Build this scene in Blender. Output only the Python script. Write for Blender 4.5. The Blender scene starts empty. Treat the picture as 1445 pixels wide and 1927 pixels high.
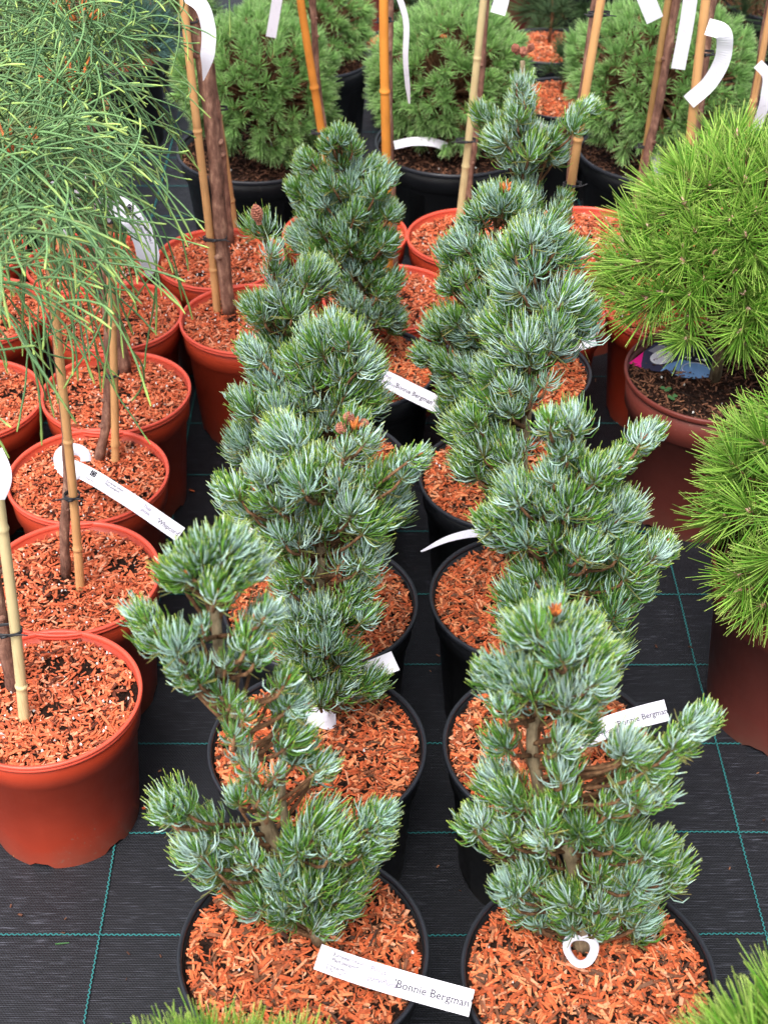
import bpy, math, random
import numpy as np
from math import sin, cos, pi, radians, sqrt
from mathutils import Vector, Matrix
random.seed(7); RNG = np.random.default_rng(11)
SC = bpy.context.scene; COL = SC.collection
# ---------------------------------------------------------------- camera
CAM_H = 1.59; PITCH = radians(37.9725); YAW = radians(.4535); ROLL = radians(.1844); F = 2709.2
cfw = Vector((sin(YAW)*cos(PITCH), cos(YAW)*cos(PITCH), -sin(PITCH)))
cr = Vector((cos(YAW), -sin(YAW), 0)); cu = cr.cross(cfw)
cr2 = cr*cos(ROLL)+cu*sin(ROLL); cu2 = -cr*sin(ROLL)+cu*cos(ROLL)
cd = bpy.data.cameras.new('camera'); cam = bpy.data.objects.new('camera', cd); COL.objects.link(cam)
cam.matrix_world = Matrix(((cr2.x, cu2.x, -cfw.x, 0), (cr2.y, cu2.y, -cfw.y, 0), (cr2.z, cu2.z, -cfw.z, CAM_H), (0, 0, 0, 1)))
cd.sensor_fit = 'VERTICAL'; cd.sensor_height = 36; cd.sensor_width = 27; cd.lens = 36*F/1927
cd.clip_start = .05; cd.clip_end = 600
cd.dof.use_dof = True; cd.dof.focus_distance = 1.85; cd.dof.aperture_fstop = 9.0
SC.camera = cam
CAMP = Vector((0, 0, CAM_H))
# ---------------------------------------------------------------- sky, sun, exposure (bright overcast)
SUN_EL = radians(58); SUN_ROT = radians(200)
w = bpy.data.worlds.new('World'); SC.world = w; w.use_nodes = True
nt = w.node_tree; bg = nt.nodes['Background']
sk = nt.nodes.new('ShaderNodeTexSky'); sk.sky_type = 'NISHITA'; sk.sun_disc = False
sk.sun_elevation = SUN_EL; sk.sun_rotation = SUN_ROT; sk.dust_density = 4; sk.air_density = 1.0; sk.ozone_density = 1
hs = nt.nodes.new('ShaderNodeHueSaturation'); hs.inputs['Saturation'].default_value = .35
nt.links.new(sk.outputs[0], hs.inputs['Color']); nt.links.new(hs.outputs[0], bg.inputs[0]); bg.inputs[1].default_value = .15
sl = bpy.data.lights.new('sun', 'SUN'); sl.energy = 1.75; sl.angle = radians(28); sl.color = (1, .96, .9)
so = bpy.data.objects.new('sun', sl); COL.objects.link(so)
sd = Vector((sin(SUN_ROT)*cos(SUN_EL), cos(SUN_ROT)*cos(SUN_EL), sin(SUN_EL)))
so.rotation_euler = sd.to_track_quat('Z', 'Y').to_euler(); so.location = (0, 0, 6)
SC.view_settings.view_transform = 'Standard'; SC.view_settings.look = 'None'
SC.view_settings.exposure = 1.15; SC.view_settings.gamma = 1
SC.cycles.max_bounces = 6; SC.cycles.diffuse_bounces = 3; SC.cycles.glossy_bounces = 2

# ---------------------------------------------------------------- pixel -> world
def ray(x, y): return (cfw*F + cr2*(x-722.5) + cu2*(963.5-y))
def az(x, y, z):
    d = ray(x, y); return CAMP + d*((z-CAM_H)/d.z)
def ay(x, y, Y):
    d = ray(x, y); return CAMP + d*(Y/d.y)
def mpp(p): return (p-CAMP).dot(cfw)/F          # metres per photo pixel at a point

# ---------------------------------------------------------------- materials
MATS = {}
def lin(c): return tuple(((v/255+.055)/1.055)**2.4 if v > 10 else v/255/12.92 for v in c)+(1,)
def newmat(n, rough=.6, spec=.4):
    m = bpy.data.materials.new(n); m.use_nodes = True; b = m.node_tree.nodes['Principled BSDF']
    b.inputs['Roughness'].default_value = rough; b.inputs['Specular IOR Level'].default_value = spec
    MATS[n] = m; return m, m.node_tree, b
def N(t, ty, **k):
    n = t.nodes.new(ty)
    for a, v in k.items():
        if hasattr(n, a): setattr(n, a, v)
        else: n.inputs[a].default_value = v
    return n
def ramp(t, fac, stops):
    r = t.nodes.new('ShaderNodeValToRGB'); e = r.color_ramp.elements
    while len(e) < len(stops): e.new(.5)
    for q, (p, c) in zip(e, stops): q.position = p; q.color = c if len(c) == 4 else tuple(c)+(1,)
    t.links.new(fac, r.inputs[0]); return r.outputs[0]
def mix(t, f, a, b, mode='MIX'):
    m = t.nodes.new('ShaderNodeMix'); m.data_type = 'RGBA'; m.blend_type = mode
    for i, v in ((0, f), (6, a), (7, b)):
        if isinstance(v, (int, float)): m.inputs[i].default_value = v
        elif isinstance(v, tuple): m.inputs[i].default_value = v
        else: t.links.new(v, m.inputs[i])
    return m.outputs[2]
def mth(t, op, a, b=0., c=None):
    m = t.nodes.new('ShaderNodeMath'); m.operation = op
    for i, v in enumerate((a, b) if c is None else (a, b, c)):
        if isinstance(v, (int, float)): m.inputs[i].default_value = v
        else: t.links.new(v, m.inputs[i])
    return m.outputs[0]
def noise(t, scale, detail=3, vec=None, rough=.5):
    n = N(t, 'ShaderNodeTexNoise'); n.inputs['Scale'].default_value = scale; n.inputs['Detail'].default_value = detail
    n.inputs['Roughness'].default_value = rough
    if vec is None: vec = t.nodes.new('ShaderNodeTexCoord').outputs['Object']
    t.links.new(vec, n.inputs['Vector']); return n.outputs[0]
def bump(t, b, h, s, d=.002):
    n = t.nodes.new('ShaderNodeBump'); n.inputs['Strength'].default_value = s; n.inputs['Distance'].default_value = d
    t.links.new(h, n.inputs['Height']); t.links.new(n.outputs[0], b.inputs['Normal'])

def plastic(n, c1, c2, rough=.42, dust=(.30, .22, .16)):
    m, t, b = newmat(n, rough, .45)
    a = mix(t, ramp(t, noise(t, 9, 4), [(.35, (0, 0, 0)), (.7, (1, 1, 1))]), lin(c1), lin(c2))
    sp = ramp(t, noise(t, 190, 3), [(.64, (0, 0, 0)), (.70, (.7, .7, .7))])
    sc = ramp(t, noise(t, 7, 2), [(.5, (0, 0, 0)), (.75, (1, 1, 1))])
    f = mix(t, 1., sp, sc, 'MULTIPLY')
    # dried mud near the foot of the pot
    z = t.nodes.new('ShaderNodeSeparateXYZ'); t.links.new(t.nodes.new('ShaderNodeTexCoord').outputs['Object'], z.inputs[0])
    zz = mth(t, 'ADD', mth(t, 'MULTIPLY', noise(t, 14, 4), .10), mth(t, 'MULTIPLY', z.outputs[2], -1.))
    md = mth(t, 'MULTIPLY', ramp(t, zz, [(.0, (0, 0, 0)), (.06, (1, 1, 1))]), .55)
    a = mix(t, f, a, dust+(1,)); a = mix(t, md, a, (dust[0]*.3, dust[1]*.3, dust[2]*.3, 1))
    t.links.new(a, b.inputs['Base Color'])
    t.links.new(mth(t, 'MULTIPLY_ADD', noise(t, 30, 3), .3, rough-.12), b.inputs['Roughness'])
    bump(t, b, noise(t, 55, 3), .12, .002); return m
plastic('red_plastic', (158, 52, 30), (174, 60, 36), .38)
plastic('red_lit_rim_plastic', (220, 88, 68), (210, 80, 60), .38)  # brighter copy of the red body plastic: light on the rim painted in
plastic('brown_plastic', (112, 50, 42), (100, 44, 37), .5)
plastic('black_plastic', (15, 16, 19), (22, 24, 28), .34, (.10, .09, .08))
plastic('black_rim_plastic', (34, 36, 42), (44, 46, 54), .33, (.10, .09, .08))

def chips(n, stops, rough=.75):
    m, t, b = newmat(n, rough, .25)
    g = t.nodes.new('ShaderNodeNewGeometry')
    c = ramp(t, g.outputs['Random Per Island'], stops)
    v = t.nodes.new('ShaderNodeMapping'); t.links.new(t.nodes.new('ShaderNodeTexCoord').outputs['Object'], v.inputs[0])
    c = mix(t, .65, c, ramp(t, noise(t, 330, 3), [(.25, (.35, .35, .35)), (.7, (1.35, 1.25, 1.15))]), 'MULTIPLY')
    t.links.new(c, b.inputs['Base Color']); bump(t, b, noise(t, 500, 2), .35, .001); return m
chips('orange_chips', [(0, lin((60, 40, 34))), (.07, lin((104, 72, 54))), (.17, lin((142, 80, 54))), (.4, lin((186, 88, 52))), (.68, lin((210, 110, 68))), (.88, lin((218, 142, 98))), (1, lin((218, 160, 130)))])
chips('salmon_chips', [(0, lin((50, 30, 26))), (.1, lin((120, 60, 42))), (.16, lin((176, 86, 58))), (.5, lin((206, 102, 66))), (.8, lin((218, 124, 86))), (1, lin((225, 160, 130)))])
chips('brown_bark', [(0, lin((34, 24, 20))), (.3, lin((70, 46, 36))), (.6, lin((104, 68, 52))), (.9, lin((140, 98, 76))), (1, lin((170, 120, 90)))])
m, t, b = newmat('soil', .95, .1)
t.links.new(ramp(t, noise(t, 120, 5), [(.3, lin((18, 12, 10))), (.6, lin((46, 30, 24))), (.8, lin((80, 46, 34)))]), b.inputs['Base Color']); bump(t, b, noise(t, 200, 4), .9, .006)
m, t, b = newmat('perlite', .7, .3); b.inputs['Base Color'].default_value = (.75, .73, .7, 1)

def bark(n, c1, c2, c3, sc=60):
    m, t, b = newmat(n, .85, .2)
    mp = t.nodes.new('ShaderNodeMapping'); mp.inputs['Scale'].default_value = (1, 1, .35)
    t.links.new(t.nodes.new('ShaderNodeTexCoord').outputs['Object'], mp.inputs[0])
    t.links.new(ramp(t, noise(t, sc, 6, mp.outputs[0], .65), [(.3, lin(c1)), (.52, lin(c2)), (.72, lin(c3))]), b.inputs['Base Color'])
    bump(t, b, noise(t, sc*1.6, 5, mp.outputs[0], .7), .8, .004); return m
bark('grey_bark', (88, 74, 58), (142, 126, 100), (176, 158, 128), 90)
bark('brown_twig', (66, 46, 32), (112, 80, 56), (152, 116, 84), 120)
bark('red_bark', (78, 54, 46), (130, 94, 80), (180, 142, 120), 90)
def bamboo(n, c1, c2, dark):
    m, t, b = newmat(n, .45, .45)
    mp = t.nodes.new('ShaderNodeMapping'); mp.inputs['Scale'].default_value = (1, 1, .06)
    t.links.new(t.nodes.new('ShaderNodeTexCoord').outputs['Object'], mp.inputs[0])
    c = mix(t, noise(t, 26, 4, mp.outputs[0]), lin(c1), lin(c2))
    s = ramp(t, noise(t, 70, 4, mp.outputs[0], .7), [(.58, (0, 0, 0)), (.74, (1, 1, 1))])
    pt = ramp(t, noise(t, 16, 3), [(.45, (0, 0, 0)), (.65, (1, 1, 1))])
    c = mix(t, mth(t, 'MULTIPLY', s, .8), c, lin(dark)); c = mix(t, mth(t, 'MULTIPLY', pt, .22), c, lin(dark))
    t.links.new(c, b.inputs['Base Color']); bump(t, b, noise(t, 60, 3, mp.outputs[0]), .2, .002)
bamboo('bamboo_tan', (214, 168, 116), (196, 142, 92), (120, 84, 54))
bamboo('bamboo_orange', (222, 146, 66), (206, 128, 50), (110, 66, 34))
bamboo('bamboo_pale', (214, 196, 152), (196, 176, 128), (140, 118, 84))
bamboo('bamboo_olive', (176, 142, 92), (160, 122, 76), (96, 70, 46))
m, t, b = newmat('tie_rubber', .5, .4); b.inputs['Base Color'].default_value = (.022, .022, .026, 1)
m, t, b = newmat('label_plastic', .38, .4); b.inputs['Base Color'].default_value = lin((226, 224, 236))
t.links.new(mix(t, ramp(t, noise(t, 120, 3), [(.62, (0, 0, 0)), (.7, (.25, .25, .25))]), lin((226, 224, 236)), lin((178, 172, 186))), b.inputs['Base Color'])
m, t, b = newmat('ink', .7, .2); b.inputs['Base Color'].default_value = lin((62, 58, 72))
m, t, b = newmat('grey_ink', .7, .2); b.inputs['Base Color'].default_value = lin((120, 112, 132))
m, t, b = newmat('flag_ink', .6, .2); b.inputs['Base Color'].default_value = lin((24, 24, 34))
for nm, c in (('print_magenta', (236, 30, 140)), ('print_navy', (58, 56, 84)), ('print_sky', (120, 160, 214)), ('print_grey', (150, 150, 166)), ('print_dark', (30, 30, 44)), ('print_purple', (110, 60, 110))):
    m, t, b = newmat(nm, .35, .4); b.inputs['Base Color'].default_value = lin(c)

# needles: point attribute "ndl" = (along, shoot random, needle random)
def needle_mat(n, base, midc, tip, dark, rough=.5, sss=0.):
    m, t, b = newmat(n, rough, .35)
    a = N(t, 'ShaderNodeAttribute', attribute_name='ndl'); s = t.nodes.new('ShaderNodeSeparateColor'); t.links.new(a.outputs['Color'], s.inputs[0])
    c = ramp(t, s.outputs[0], [(0, lin(base)), (.3, lin(midc)), (.82, lin(midc)), (1, lin(tip))])
    v = mth(t, 'MULTIPLY_ADD', s.outputs[2], .75, .55)
    cc = t.nodes.new('ShaderNodeCombineColor')
    for i in range(3): t.links.new(v, cc.inputs[i])
    c = mix(t, 1., c, cc.outputs[0], 'MULTIPLY')
    c = mix(t, mth(t, 'MULTIPLY', s.outputs[1], .5), c, lin(dark))
    t.links.new(c, b.inputs['Base Color'])
    b.inputs['Subsurface Weight'].default_value = 0
    # thin green tissue lets a little light through
    if sss > 0:
        tr = t.nodes.new('ShaderNodeBsdfTranslucent'); t.links.new(c, tr.inputs[0])
        ms = t.nodes.new('ShaderNodeMixShader'); ms.inputs[0].default_value = sss
        t.links.new(b.outputs[0], ms.inputs[1]); t.links.new(tr.outputs[0], ms.inputs[2])
        t.links.new(ms.outputs[0], t.nodes['Material Output'].inputs[0])
    return m
needle_mat('pine_green', (108, 126, 62), (104, 150, 60), (204, 222, 104), (54, 98, 46), .33, .2)
needle_mat('pine_glaucous', (164, 184, 160), (188, 216, 208), (214, 230, 158), (112, 158, 138), .4, .14)
needle_mat('pine_dull', (128, 112, 66), (132, 134, 74), (176, 148, 84), (104, 116, 70), .5, .1)
needle_mat('lime_needle', (176, 190, 118), (172, 212, 98), (220, 230, 136), (120, 174, 58), .38, .28)
needle_mat('lime_needle_dark', (130, 150, 84), (112, 170, 54), (180, 206, 92), (76, 132, 38), .38, .28)
needle_mat('mugo_needle', (176, 196, 128), (162, 206, 122), (204, 228, 168), (112, 166, 88), .5, .28)
needle_mat('dark_needle', (70, 82, 52), (70, 96, 58), (108, 130, 84), (40, 62, 40), .6, .1)
needle_mat('blue_needle', (80, 100, 92), (96, 136, 132), (130, 160, 140), (50, 84, 72), .5, .1)
needle_mat('whip_green', (120, 122, 76), (112, 148, 92), (184, 208, 106), (50, 94, 68), .5, .08)
m, t, b = newmat('cone_scale', .7, .3)
t.links.new(ramp(t, noise(t, 260, 3), [(.35, lin((104, 56, 44))), (.65, lin((172, 112, 92)))]), b.inputs['Base Color']); bump(t, b, noise(t, 300, 2), .6, .002)
m, t, b = newmat('bud_orange', .55, .3)
t.links.new(ramp(t, noise(t, 200, 2), [(.35, lin((124, 64, 34))), (.65, lin((200, 118, 60)))]), b.inputs['Base Color'])
m, t, b = newmat('bud_pale', .6, .3)
t.links.new(ramp(t, noise(t, 300, 2), [(.35, lin((150, 96, 72))), (.65, lin((206, 178, 160)))]), b.inputs['Base Color'])
m, t, b = newmat('leaf_green', .6, .3); b.inputs['Base Color'].default_value = lin((70, 112, 66))

# ---------------------------------------------------------------- mesh helpers
def mesh(name, V, Fc, mats, parent=None, smooth=True, mi=None, org=None):
    V = np.asarray(V, dtype=np.float32).reshape(-1, 3)
    if parent is not None: V = V - np.array(parent.location, dtype=np.float32)
    elif org is not None: V = V - np.array(org, dtype=np.float32)
    me = bpy.data.meshes.new(name)
    if isinstance(Fc, np.ndarray):
        nf, k = Fc.shape
        me.vertices.add(len(V)); me.vertices.foreach_set('co', V.ravel())
        me.loops.add(nf*k); me.loops.foreach_set('vertex_index', Fc.ravel().astype(np.int32))
        me.polygons.add(nf); me.polygons.foreach_set('loop_start', np.arange(0, nf*k, k, dtype=np.int32))
        try: me.polygons.foreach_set('loop_total', np.full(nf, k, dtype=np.int32))
        except Exception: pass
    else:
        me.from_pydata([tuple(map(float, v)) for v in V], [], Fc)
    for x in (mats if isinstance(mats, (list, tuple)) else [mats]): me.materials.append(MATS[x])
    nf = len(me.polygons)
    me.polygons.foreach_set('use_smooth', np.full(nf, bool(smooth)))
    if mi is not None: me.polygons.foreach_set('material_index', np.asarray(mi, dtype=np.int32))
    me.update(calc_edges=True)
    o = bpy.data.objects.new(name, me); COL.objects.link(o)
    if parent is not None: o.parent = parent
    elif org is not None: o.location = org
    return o
def sub(name, V, Fc, mats, part, root, **k):          # sub-part: its parent part sits at the thing's own origin
    o = mesh(name, V, Fc, mats, root, **k); o.parent = part; return o
def thing(name, label, cat, loc, group=None):
    o = bpy.data.objects.new(name, None); o.location = loc; o.empty_display_size = .05; COL.objects.link(o)
    o['label'] = label; o['category'] = cat
    if group: o['group'] = group
    return o
class MB:
    def __init__(s): s.v = []; s.f = []; s.m = []; s.n = 0
    def add(s, V, Fc, m=0):
        s.v.append(np.asarray(V, float).reshape(-1, 3)); s.f += [tuple(i+s.n for i in q) for q in Fc]; s.m += [m]*len(Fc); s.n += len(s.v[-1])
    def out(s, name, mats, parent=None, smooth=True, org=None): return mesh(name, np.concatenate(s.v), s.f, mats, parent, smooth, s.m, org)
def tube(pts, rad, n=8, cap=True, phase=0., jit=0.):
    P = [Vector(p) for p in pts]; k = len(P)
    R = [rad]*k if isinstance(rad, (int, float)) else rad
    V = []; u = None
    for i in range(k):
        d = (P[min(i+1, k-1)]-P[max(i-1, 0)]).normalized()
        if u is None: u = d.orthogonal().normalized()
        u = (u - d*u.dot(d)).normalized(); v = d.cross(u)
        for j in range(n):
            a = 2*pi*j/n+phase; r = R[i]*(1+random.uniform(-jit, jit))
            V.append(P[i]+u*cos(a)*r+v*sin(a)*r)
    Fc = [(i*n+j, i*n+(j+1) % n, (i+1)*n+(j+1) % n, (i+1)*n+j) for i in range(k-1) for j in range(n)]
    if cap: Fc += [tuple(range(n))[::-1], tuple((k-1)*n+j for j in range(n))]
    return V, Fc
def lathe(prof, c, n=72, close=False, lift=None):
    V = []; k = len(prof)
    for i, (r, z) in enumerate(prof):
        for j in range(n):
            a = 2*pi*j/n
            V.append((c[0]+r*cos(a), c[1]+r*sin(a), c[2]+z+(lift(j, i) if lift else 0)))
    Fc = [(i*n+j, i*n+(j+1) % n, (i+1)*n+(j+1) % n, (i+1)*n+j) for i in range(k-1+(1 if close else 0)) for j in range(n)] if not close else \
         [(i*n+j, i*n+(j+1) % n, ((i+1) % k)*n+(j+1) % n, ((i+1) % k)*n+j) for i in range(k) for j in range(n)]
    return V, Fc
def smooth_path(pts, n):
    P = np.array([tuple(p) for p in pts]); t = np.concatenate([[0], np.cumsum(np.linalg.norm(np.diff(P, axis=0), axis=1))])
    if len(P) > 2:
        m = np.gradient(P, t, axis=0); q = np.linspace(0, t[-1], n); out = []
        for s in q:
            i = min(max(np.searchsorted(t, s)-1, 0), len(t)-2); h = t[i+1]-t[i]; x = (s-t[i])/h
            out.append((2*x**3-3*x**2+1)*P[i]+(x**3-2*x**2+x)*h*m[i]+(-2*x**3+3*x**2)*P[i+1]+(x**3-x**2)*h*m[i+1])
        return [Vector(p) for p in out]
    return [Vector(P[0]*(1-a)+P[1]*a) for a in np.linspace(0, 1, n)]
def nrm(a): return a/np.maximum(np.linalg.norm(a, axis=-1, keepdims=True), 1e-9)
# needles in bulk
class Needles:
    def __init__(s): s.V = []; s.F = []; s.M = []; s.A = []; s.n = 0
    def add(s, base, d0, bend, L, wd, shoot, curve=.6, seg=3, mat=(0, 1, 1)):
        n = len(base)
        if n == 0: return
        L = np.broadcast_to(np.asarray(L, float), (n,)); wd = np.broadcast_to(np.asarray(wd, float), (n,))
        P = [base]; D = []
        d0 = nrm(d0); bend = nrm(bend)
        for k in range(seg):
            q = nrm(d0*(1-curve*k/max(seg-1, 1))+bend*(curve*k/max(seg-1, 1))); D.append(q); P.append(P[-1]+q*(L/seg)[:, None])
        D.append(D[-1]); ref = nrm(RNG.normal(size=(n, 3)))
        prof = {3: (.7, 1, .95, .3), 2: (.8, 1, .35), 4: (.7, 1, 1, .85, .3)}[seg]
        rnd = RNG.random(n); V = np.empty((n, (seg+1)*3, 3)); A = np.empty((n, (seg+1)*3, 4)); A[:, :, 3] = 1
        for k in range(seg+1):
            u = nrm(np.cross(D[k], ref)); v = np.cross(D[k], u); r = wd*prof[k]*.5
            for j in range(3):
                a = 2*pi*j/3
                V[:, k*3+j] = P[k]+u*(cos(a)*r)[:, None]+v*(sin(a)*r)[:, None]
                A[:, k*3+j, 0] = k/seg
        A[:, :, 1] = np.broadcast_to(np.asarray(shoot, float), (n,))[:, None]; A[:, :, 2] = rnd[:, None]
        f = np.array([(k*3+j, k*3+(j+1) % 3, (k+1)*3+(j+1) % 3, (k+1)*3+j) for k in range(seg) for j in range(3)])
        Fc = (f[None]+(np.arange(n)*(seg+1)*3)[:, None, None]+s.n).reshape(-1, 4)
        s.V.append(V.reshape(-1, 3)); s.A.append(A.reshape(-1, 4)); s.F.append(Fc); s.M.append(np.tile(np.array([mat[j] for k in range(seg) for j in range(3)]), n)); s.n += n*(seg+1)*3
    def out(s, name, mats, parent):
        o = mesh(name, np.concatenate(s.V), np.concatenate(s.F), mats, parent, True, np.concatenate(s.M))
        a = o.data.attributes.new('ndl', 'FLOAT_COLOR', 'POINT'); a.data.foreach_set('color', np.concatenate(s.A).astype(np.float32).ravel())
        return o
def cone_dirs(axis, th, az_):
    axis = np.asarray(axis, float); axis = axis/np.linalg.norm(axis)
    u = np.cross(axis, [0.3, .5, .81]); u /= np.linalg.norm(u); v = np.cross(axis, u)
    return axis*np.cos(th)[:, None]+(u*np.cos(az_)[:, None]+v*np.sin(az_)[:, None])*np.sin(th)[:, None]

# ---------------------------------------------------------------- ground cloth
m, t, b = newmat('woven_cloth', .5, .4)
tc = t.nodes.new('ShaderNodeTexCoord'); sp = t.nodes.new('ShaderNodeSeparateXYZ'); t.links.new(tc.outputs['Object'], sp.inputs[0])
yy = mth(t, 'MULTIPLY', sp.outputs[1], 1/.0026); rowi = mth(t, 'FLOOR', yy)
xx = mth(t, 'ADD', mth(t, 'MULTIPLY', sp.outputs[0], 1/.0040), mth(t, 'MULTIPLY', rowi, .5))
sy = mth(t, 'SINE', mth(t, 'MULTIPLY', yy, 2*pi)); sx = mth(t, 'SINE', mth(t, 'MULTIPLY', xx, 2*pi))
h = mth(t, 'ADD', mth(t, 'MULTIPLY', sy, .6), mth(t, 'MULTIPLY', sx, .4))
mp = t.nodes.new('ShaderNodeMapping'); mp.inputs['Scale'].default_value = (26, 520, 1); t.links.new(tc.outputs['Object'], mp.inputs[0])
sheen_streak = noise(t, 1, 4, mp.outputs[0], .6); big = noise(t, 3.2, 4, tc.outputs['Object']); mid = noise(t, 30, 3, tc.outputs['Object'])
base = ramp(t, h, [(.25, (.004, .0045, .0068)), (.8, (.015, .0172, .0275))])
st = mth(t, 'MULTIPLY', ramp(t, sheen_streak, [(.56, (0, 0, 0)), (.74, (1, 1, 1))]), ramp(t, big, [(.35, (.1, .1, .1)), (.7, (1, 1, 1))]))
c = mix(t, mth(t, 'MULTIPLY', st, .8), base, (.16, .165, .21, 1))  # sheen of the cloth painted into its colour as pale streaks
c = mix(t, ramp(t, noise(t, 260, 2, tc.outputs['Object']), [(.73, (0, 0, 0)), (.76, (.6, .6, .6))]), c, (.006, .005, .005, 1))
t.links.new(c, b.inputs['Base Color']); t.links.new(mth(t, 'MULTIPLY_ADD', mid, .35, .33), b.inputs['Roughness'])
bump(t, b, h, .35, .0012)
G = 150
o = mesh('ground', [(-G, -20, 0), (G, -20, 0), (G, 260, 0), (-G, 260, 0)], [(0, 1, 2, 3)], 'woven_cloth', smooth=False); o['kind'] = 'structure'; ground = o
ground['label'] = 'black woven ground cloth with teal marker threads'
m, t, b = newmat('teal_thread', .5, .3)
uv = t.nodes.new('ShaderNodeUVMap'); su = t.nodes.new('ShaderNodeSeparateXYZ'); t.links.new(uv.outputs[0], su.inputs[0])
# zigzag stitch: two threads crossing the band
tri = mth(t, 'PINGPONG', mth(t, 'MULTIPLY', su.outputs[0], 1/.0036), 1.)
dd = mth(t, 'ABSOLUTE', mth(t, 'SUBTRACT', tri, su.outputs[1]))
k1 = ramp(t, dd, [(.28, (1, 1, 1)), (.42, (0, 0, 0))])
c = mix(t, k1, (.012, .016, .018, 1), mix(t, noise(t, 8, 3), (.012, .11, .115, 1), (.04, .22, .22, 1)))
t.links.new(c, b.inputs['Base Color'])
def stripe(p0, p1, wid, wob, n=160):
    V = []; Fc = []; UV = []; d = Vector(p1)-Vector(p0); L = d.length; d.normalize(); s = Vector((-d.y, d.x, 0))
    ph = random.random()*9
    for i in range(n+1):
        a = L*i/n; c = Vector(p0)+d*a+s*(wob*sin(a*7+ph)+wob*.6*sin(a*19+2*ph)); wq = wid*(.85+.3*random.random())
        V += [c-s*wq/2, c+s*wq/2]; UV.append(a)
    Fc = [(2*i, 2*i+2, 2*i+3, 2*i+1) for i in range(n)]
    o = mesh('marker_thread', V, Fc, 'teal_thread', smooth=False); o.parent = ground; o['kind'] = 'structure'; o.location.z = .0015
    ul = o.data.uv_layers.new(name='UVMap')
    for l in o.data.loops:
        ul.data[l.index].uv = (UV[l.vertex_index//2], float(l.vertex_index % 2))
Y0, DY = 1.14, .168
for k in range(-2, 24):
    y = Y0+k*DY+(.0 if k < 9 else .05*min(1, (k-8)/3)); stripe((-1.6, y+.004, .0), (1.7, y-.004, .0), .0034, .0008)
stripe((-.3588, .5, .002), (-.3588, 2.9, .002), .0029, .001); stripe((.5063, .5, .002), (.5063, 5.5, .002), .0029, .001)
stripe((-.54, 2.9, .002), (-.54, 5.5, .002), .0029, .001); stripe((-1.22, .5, .002), (-1.22, 5.5, .002), .0029, .001); stripe((1.37, .5, .002), (1.37, 5.5, .002), .0029, .001)

# ---------------------------------------------------------------- pots
def chip_mesh(n, R, lmin, lmax, wmin, wmax, bare=None, perl=30, tilt=.35):
    """chip boxes lying in a disc of radius R round the origin; returns verts, quads, material index"""
    rr = R*np.sqrt(RNG.random(n)); aa = RNG.random(n)*2*pi; x = rr*np.cos(aa); y = rr*np.sin(aa)
    if bare is not None:
        keep = np.ones(n, bool)
        for bx_, by_, br in bare: keep &= ~((np.hypot(x-bx_*R, y-by_*R) < br*R) & (RNG.random(n) < .66))
        x = x[keep]; y = y[keep]; n = len(x)
    L = RNG.uniform(lmin, lmax, n)*np.where(RNG.random(n) < .12, 1.5, 1); Wd = RNG.uniform(wmin, wmax, n); T = RNG.uniform(.0007, .0022, n); sm = RNG.random(n) < .45; L = np.where(sm, L*.55, L); Wd = np.where(sm, Wd*.5, Wd)
    z = RNG.uniform(0, .010, n)
    yaw = RNG.random(n)*2*pi; pt = RNG.normal(0, tilt, n); ro = RNG.normal(0, tilt, n)
    ex = np.stack([np.cos(yaw)*np.cos(pt), np.sin(yaw)*np.cos(pt), np.sin(pt)], 1)
    s = np.stack([-np.sin(yaw), np.cos(yaw), np.zeros(n)], 1); up = np.cross(ex, s)
    ey = s*np.cos(ro)[:, None]+up*np.sin(ro)[:, None]; ez = np.cross(ex, ey)
    C = np.stack([x, y, z], 1); V = []
    # keep chip ends inside the pot wall
    e = np.hypot(x, y)+L*.5; over = np.maximum(e-R*1.0, 0); C[:, :2] *= (1-over/np.maximum(np.hypot(x, y), 1e-4)*.9)[:, None].clip(0, 1)
    for sx, sy, sz in ((-1, -1, -1), (1, -1, -1), (1, 1, -1), (-1, 1, -1), (-1, -1, 1), (1, -1, 1), (1, 1, 1), (-1, 1, 1)):
        jl = RNG.uniform(.55, 1.0, n); jw = RNG.uniform(.3, 1.0, n)
        V.append(C+ex*(sx*L*.5*jl)[:, None]+ey*(sy*Wd*.5*jw)[:, None]+ez*(sz*T*.5)[:, None])
    V = np.stack(V, 1).reshape(-1, 3)
    f = np.array([(0, 3, 2, 1), (4, 5, 6, 7), (0, 1, 5, 4), (1, 2, 6, 5), (2, 3, 7, 6), (3, 0, 4, 7)])
    Fc = (f[None]+(np.arange(n)*8)[:, None, None]).reshape(-1, 4); M = np.zeros(len(Fc), int)
    if perl:
        rr = R*.97*np.sqrt(RNG.random(perl)); aa = RNG.random(perl)*2*pi; q = []
        for r_, a_ in zip(rr, aa):
            s_ = random.uniform(.0006, .0015)
            q += [(r_*cos(a_)+dx*s_, r_*sin(a_)+dy*s_, .008+random.random()*.003+dz*s_) for dx, dy, dz in ((-1, -.8, -1), (1, -1, -.9), (.8, 1, -1), (-1, 1, -.8), (-.6, -.6, 1), (.7, -.5, .9), (.6, .7, 1), (-.5, .6, .8))]
        F2 = (f[None]+(np.arange(perl)*8+len(V))[:, None, None]).reshape(-1, 4)
        V = np.concatenate([V, np.array(q)]); Fc = np.concatenate([Fc, F2]); M = np.concatenate([M, np.full(len(F2), 1)])
    return V, Fc, M
MULCH = {}
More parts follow.
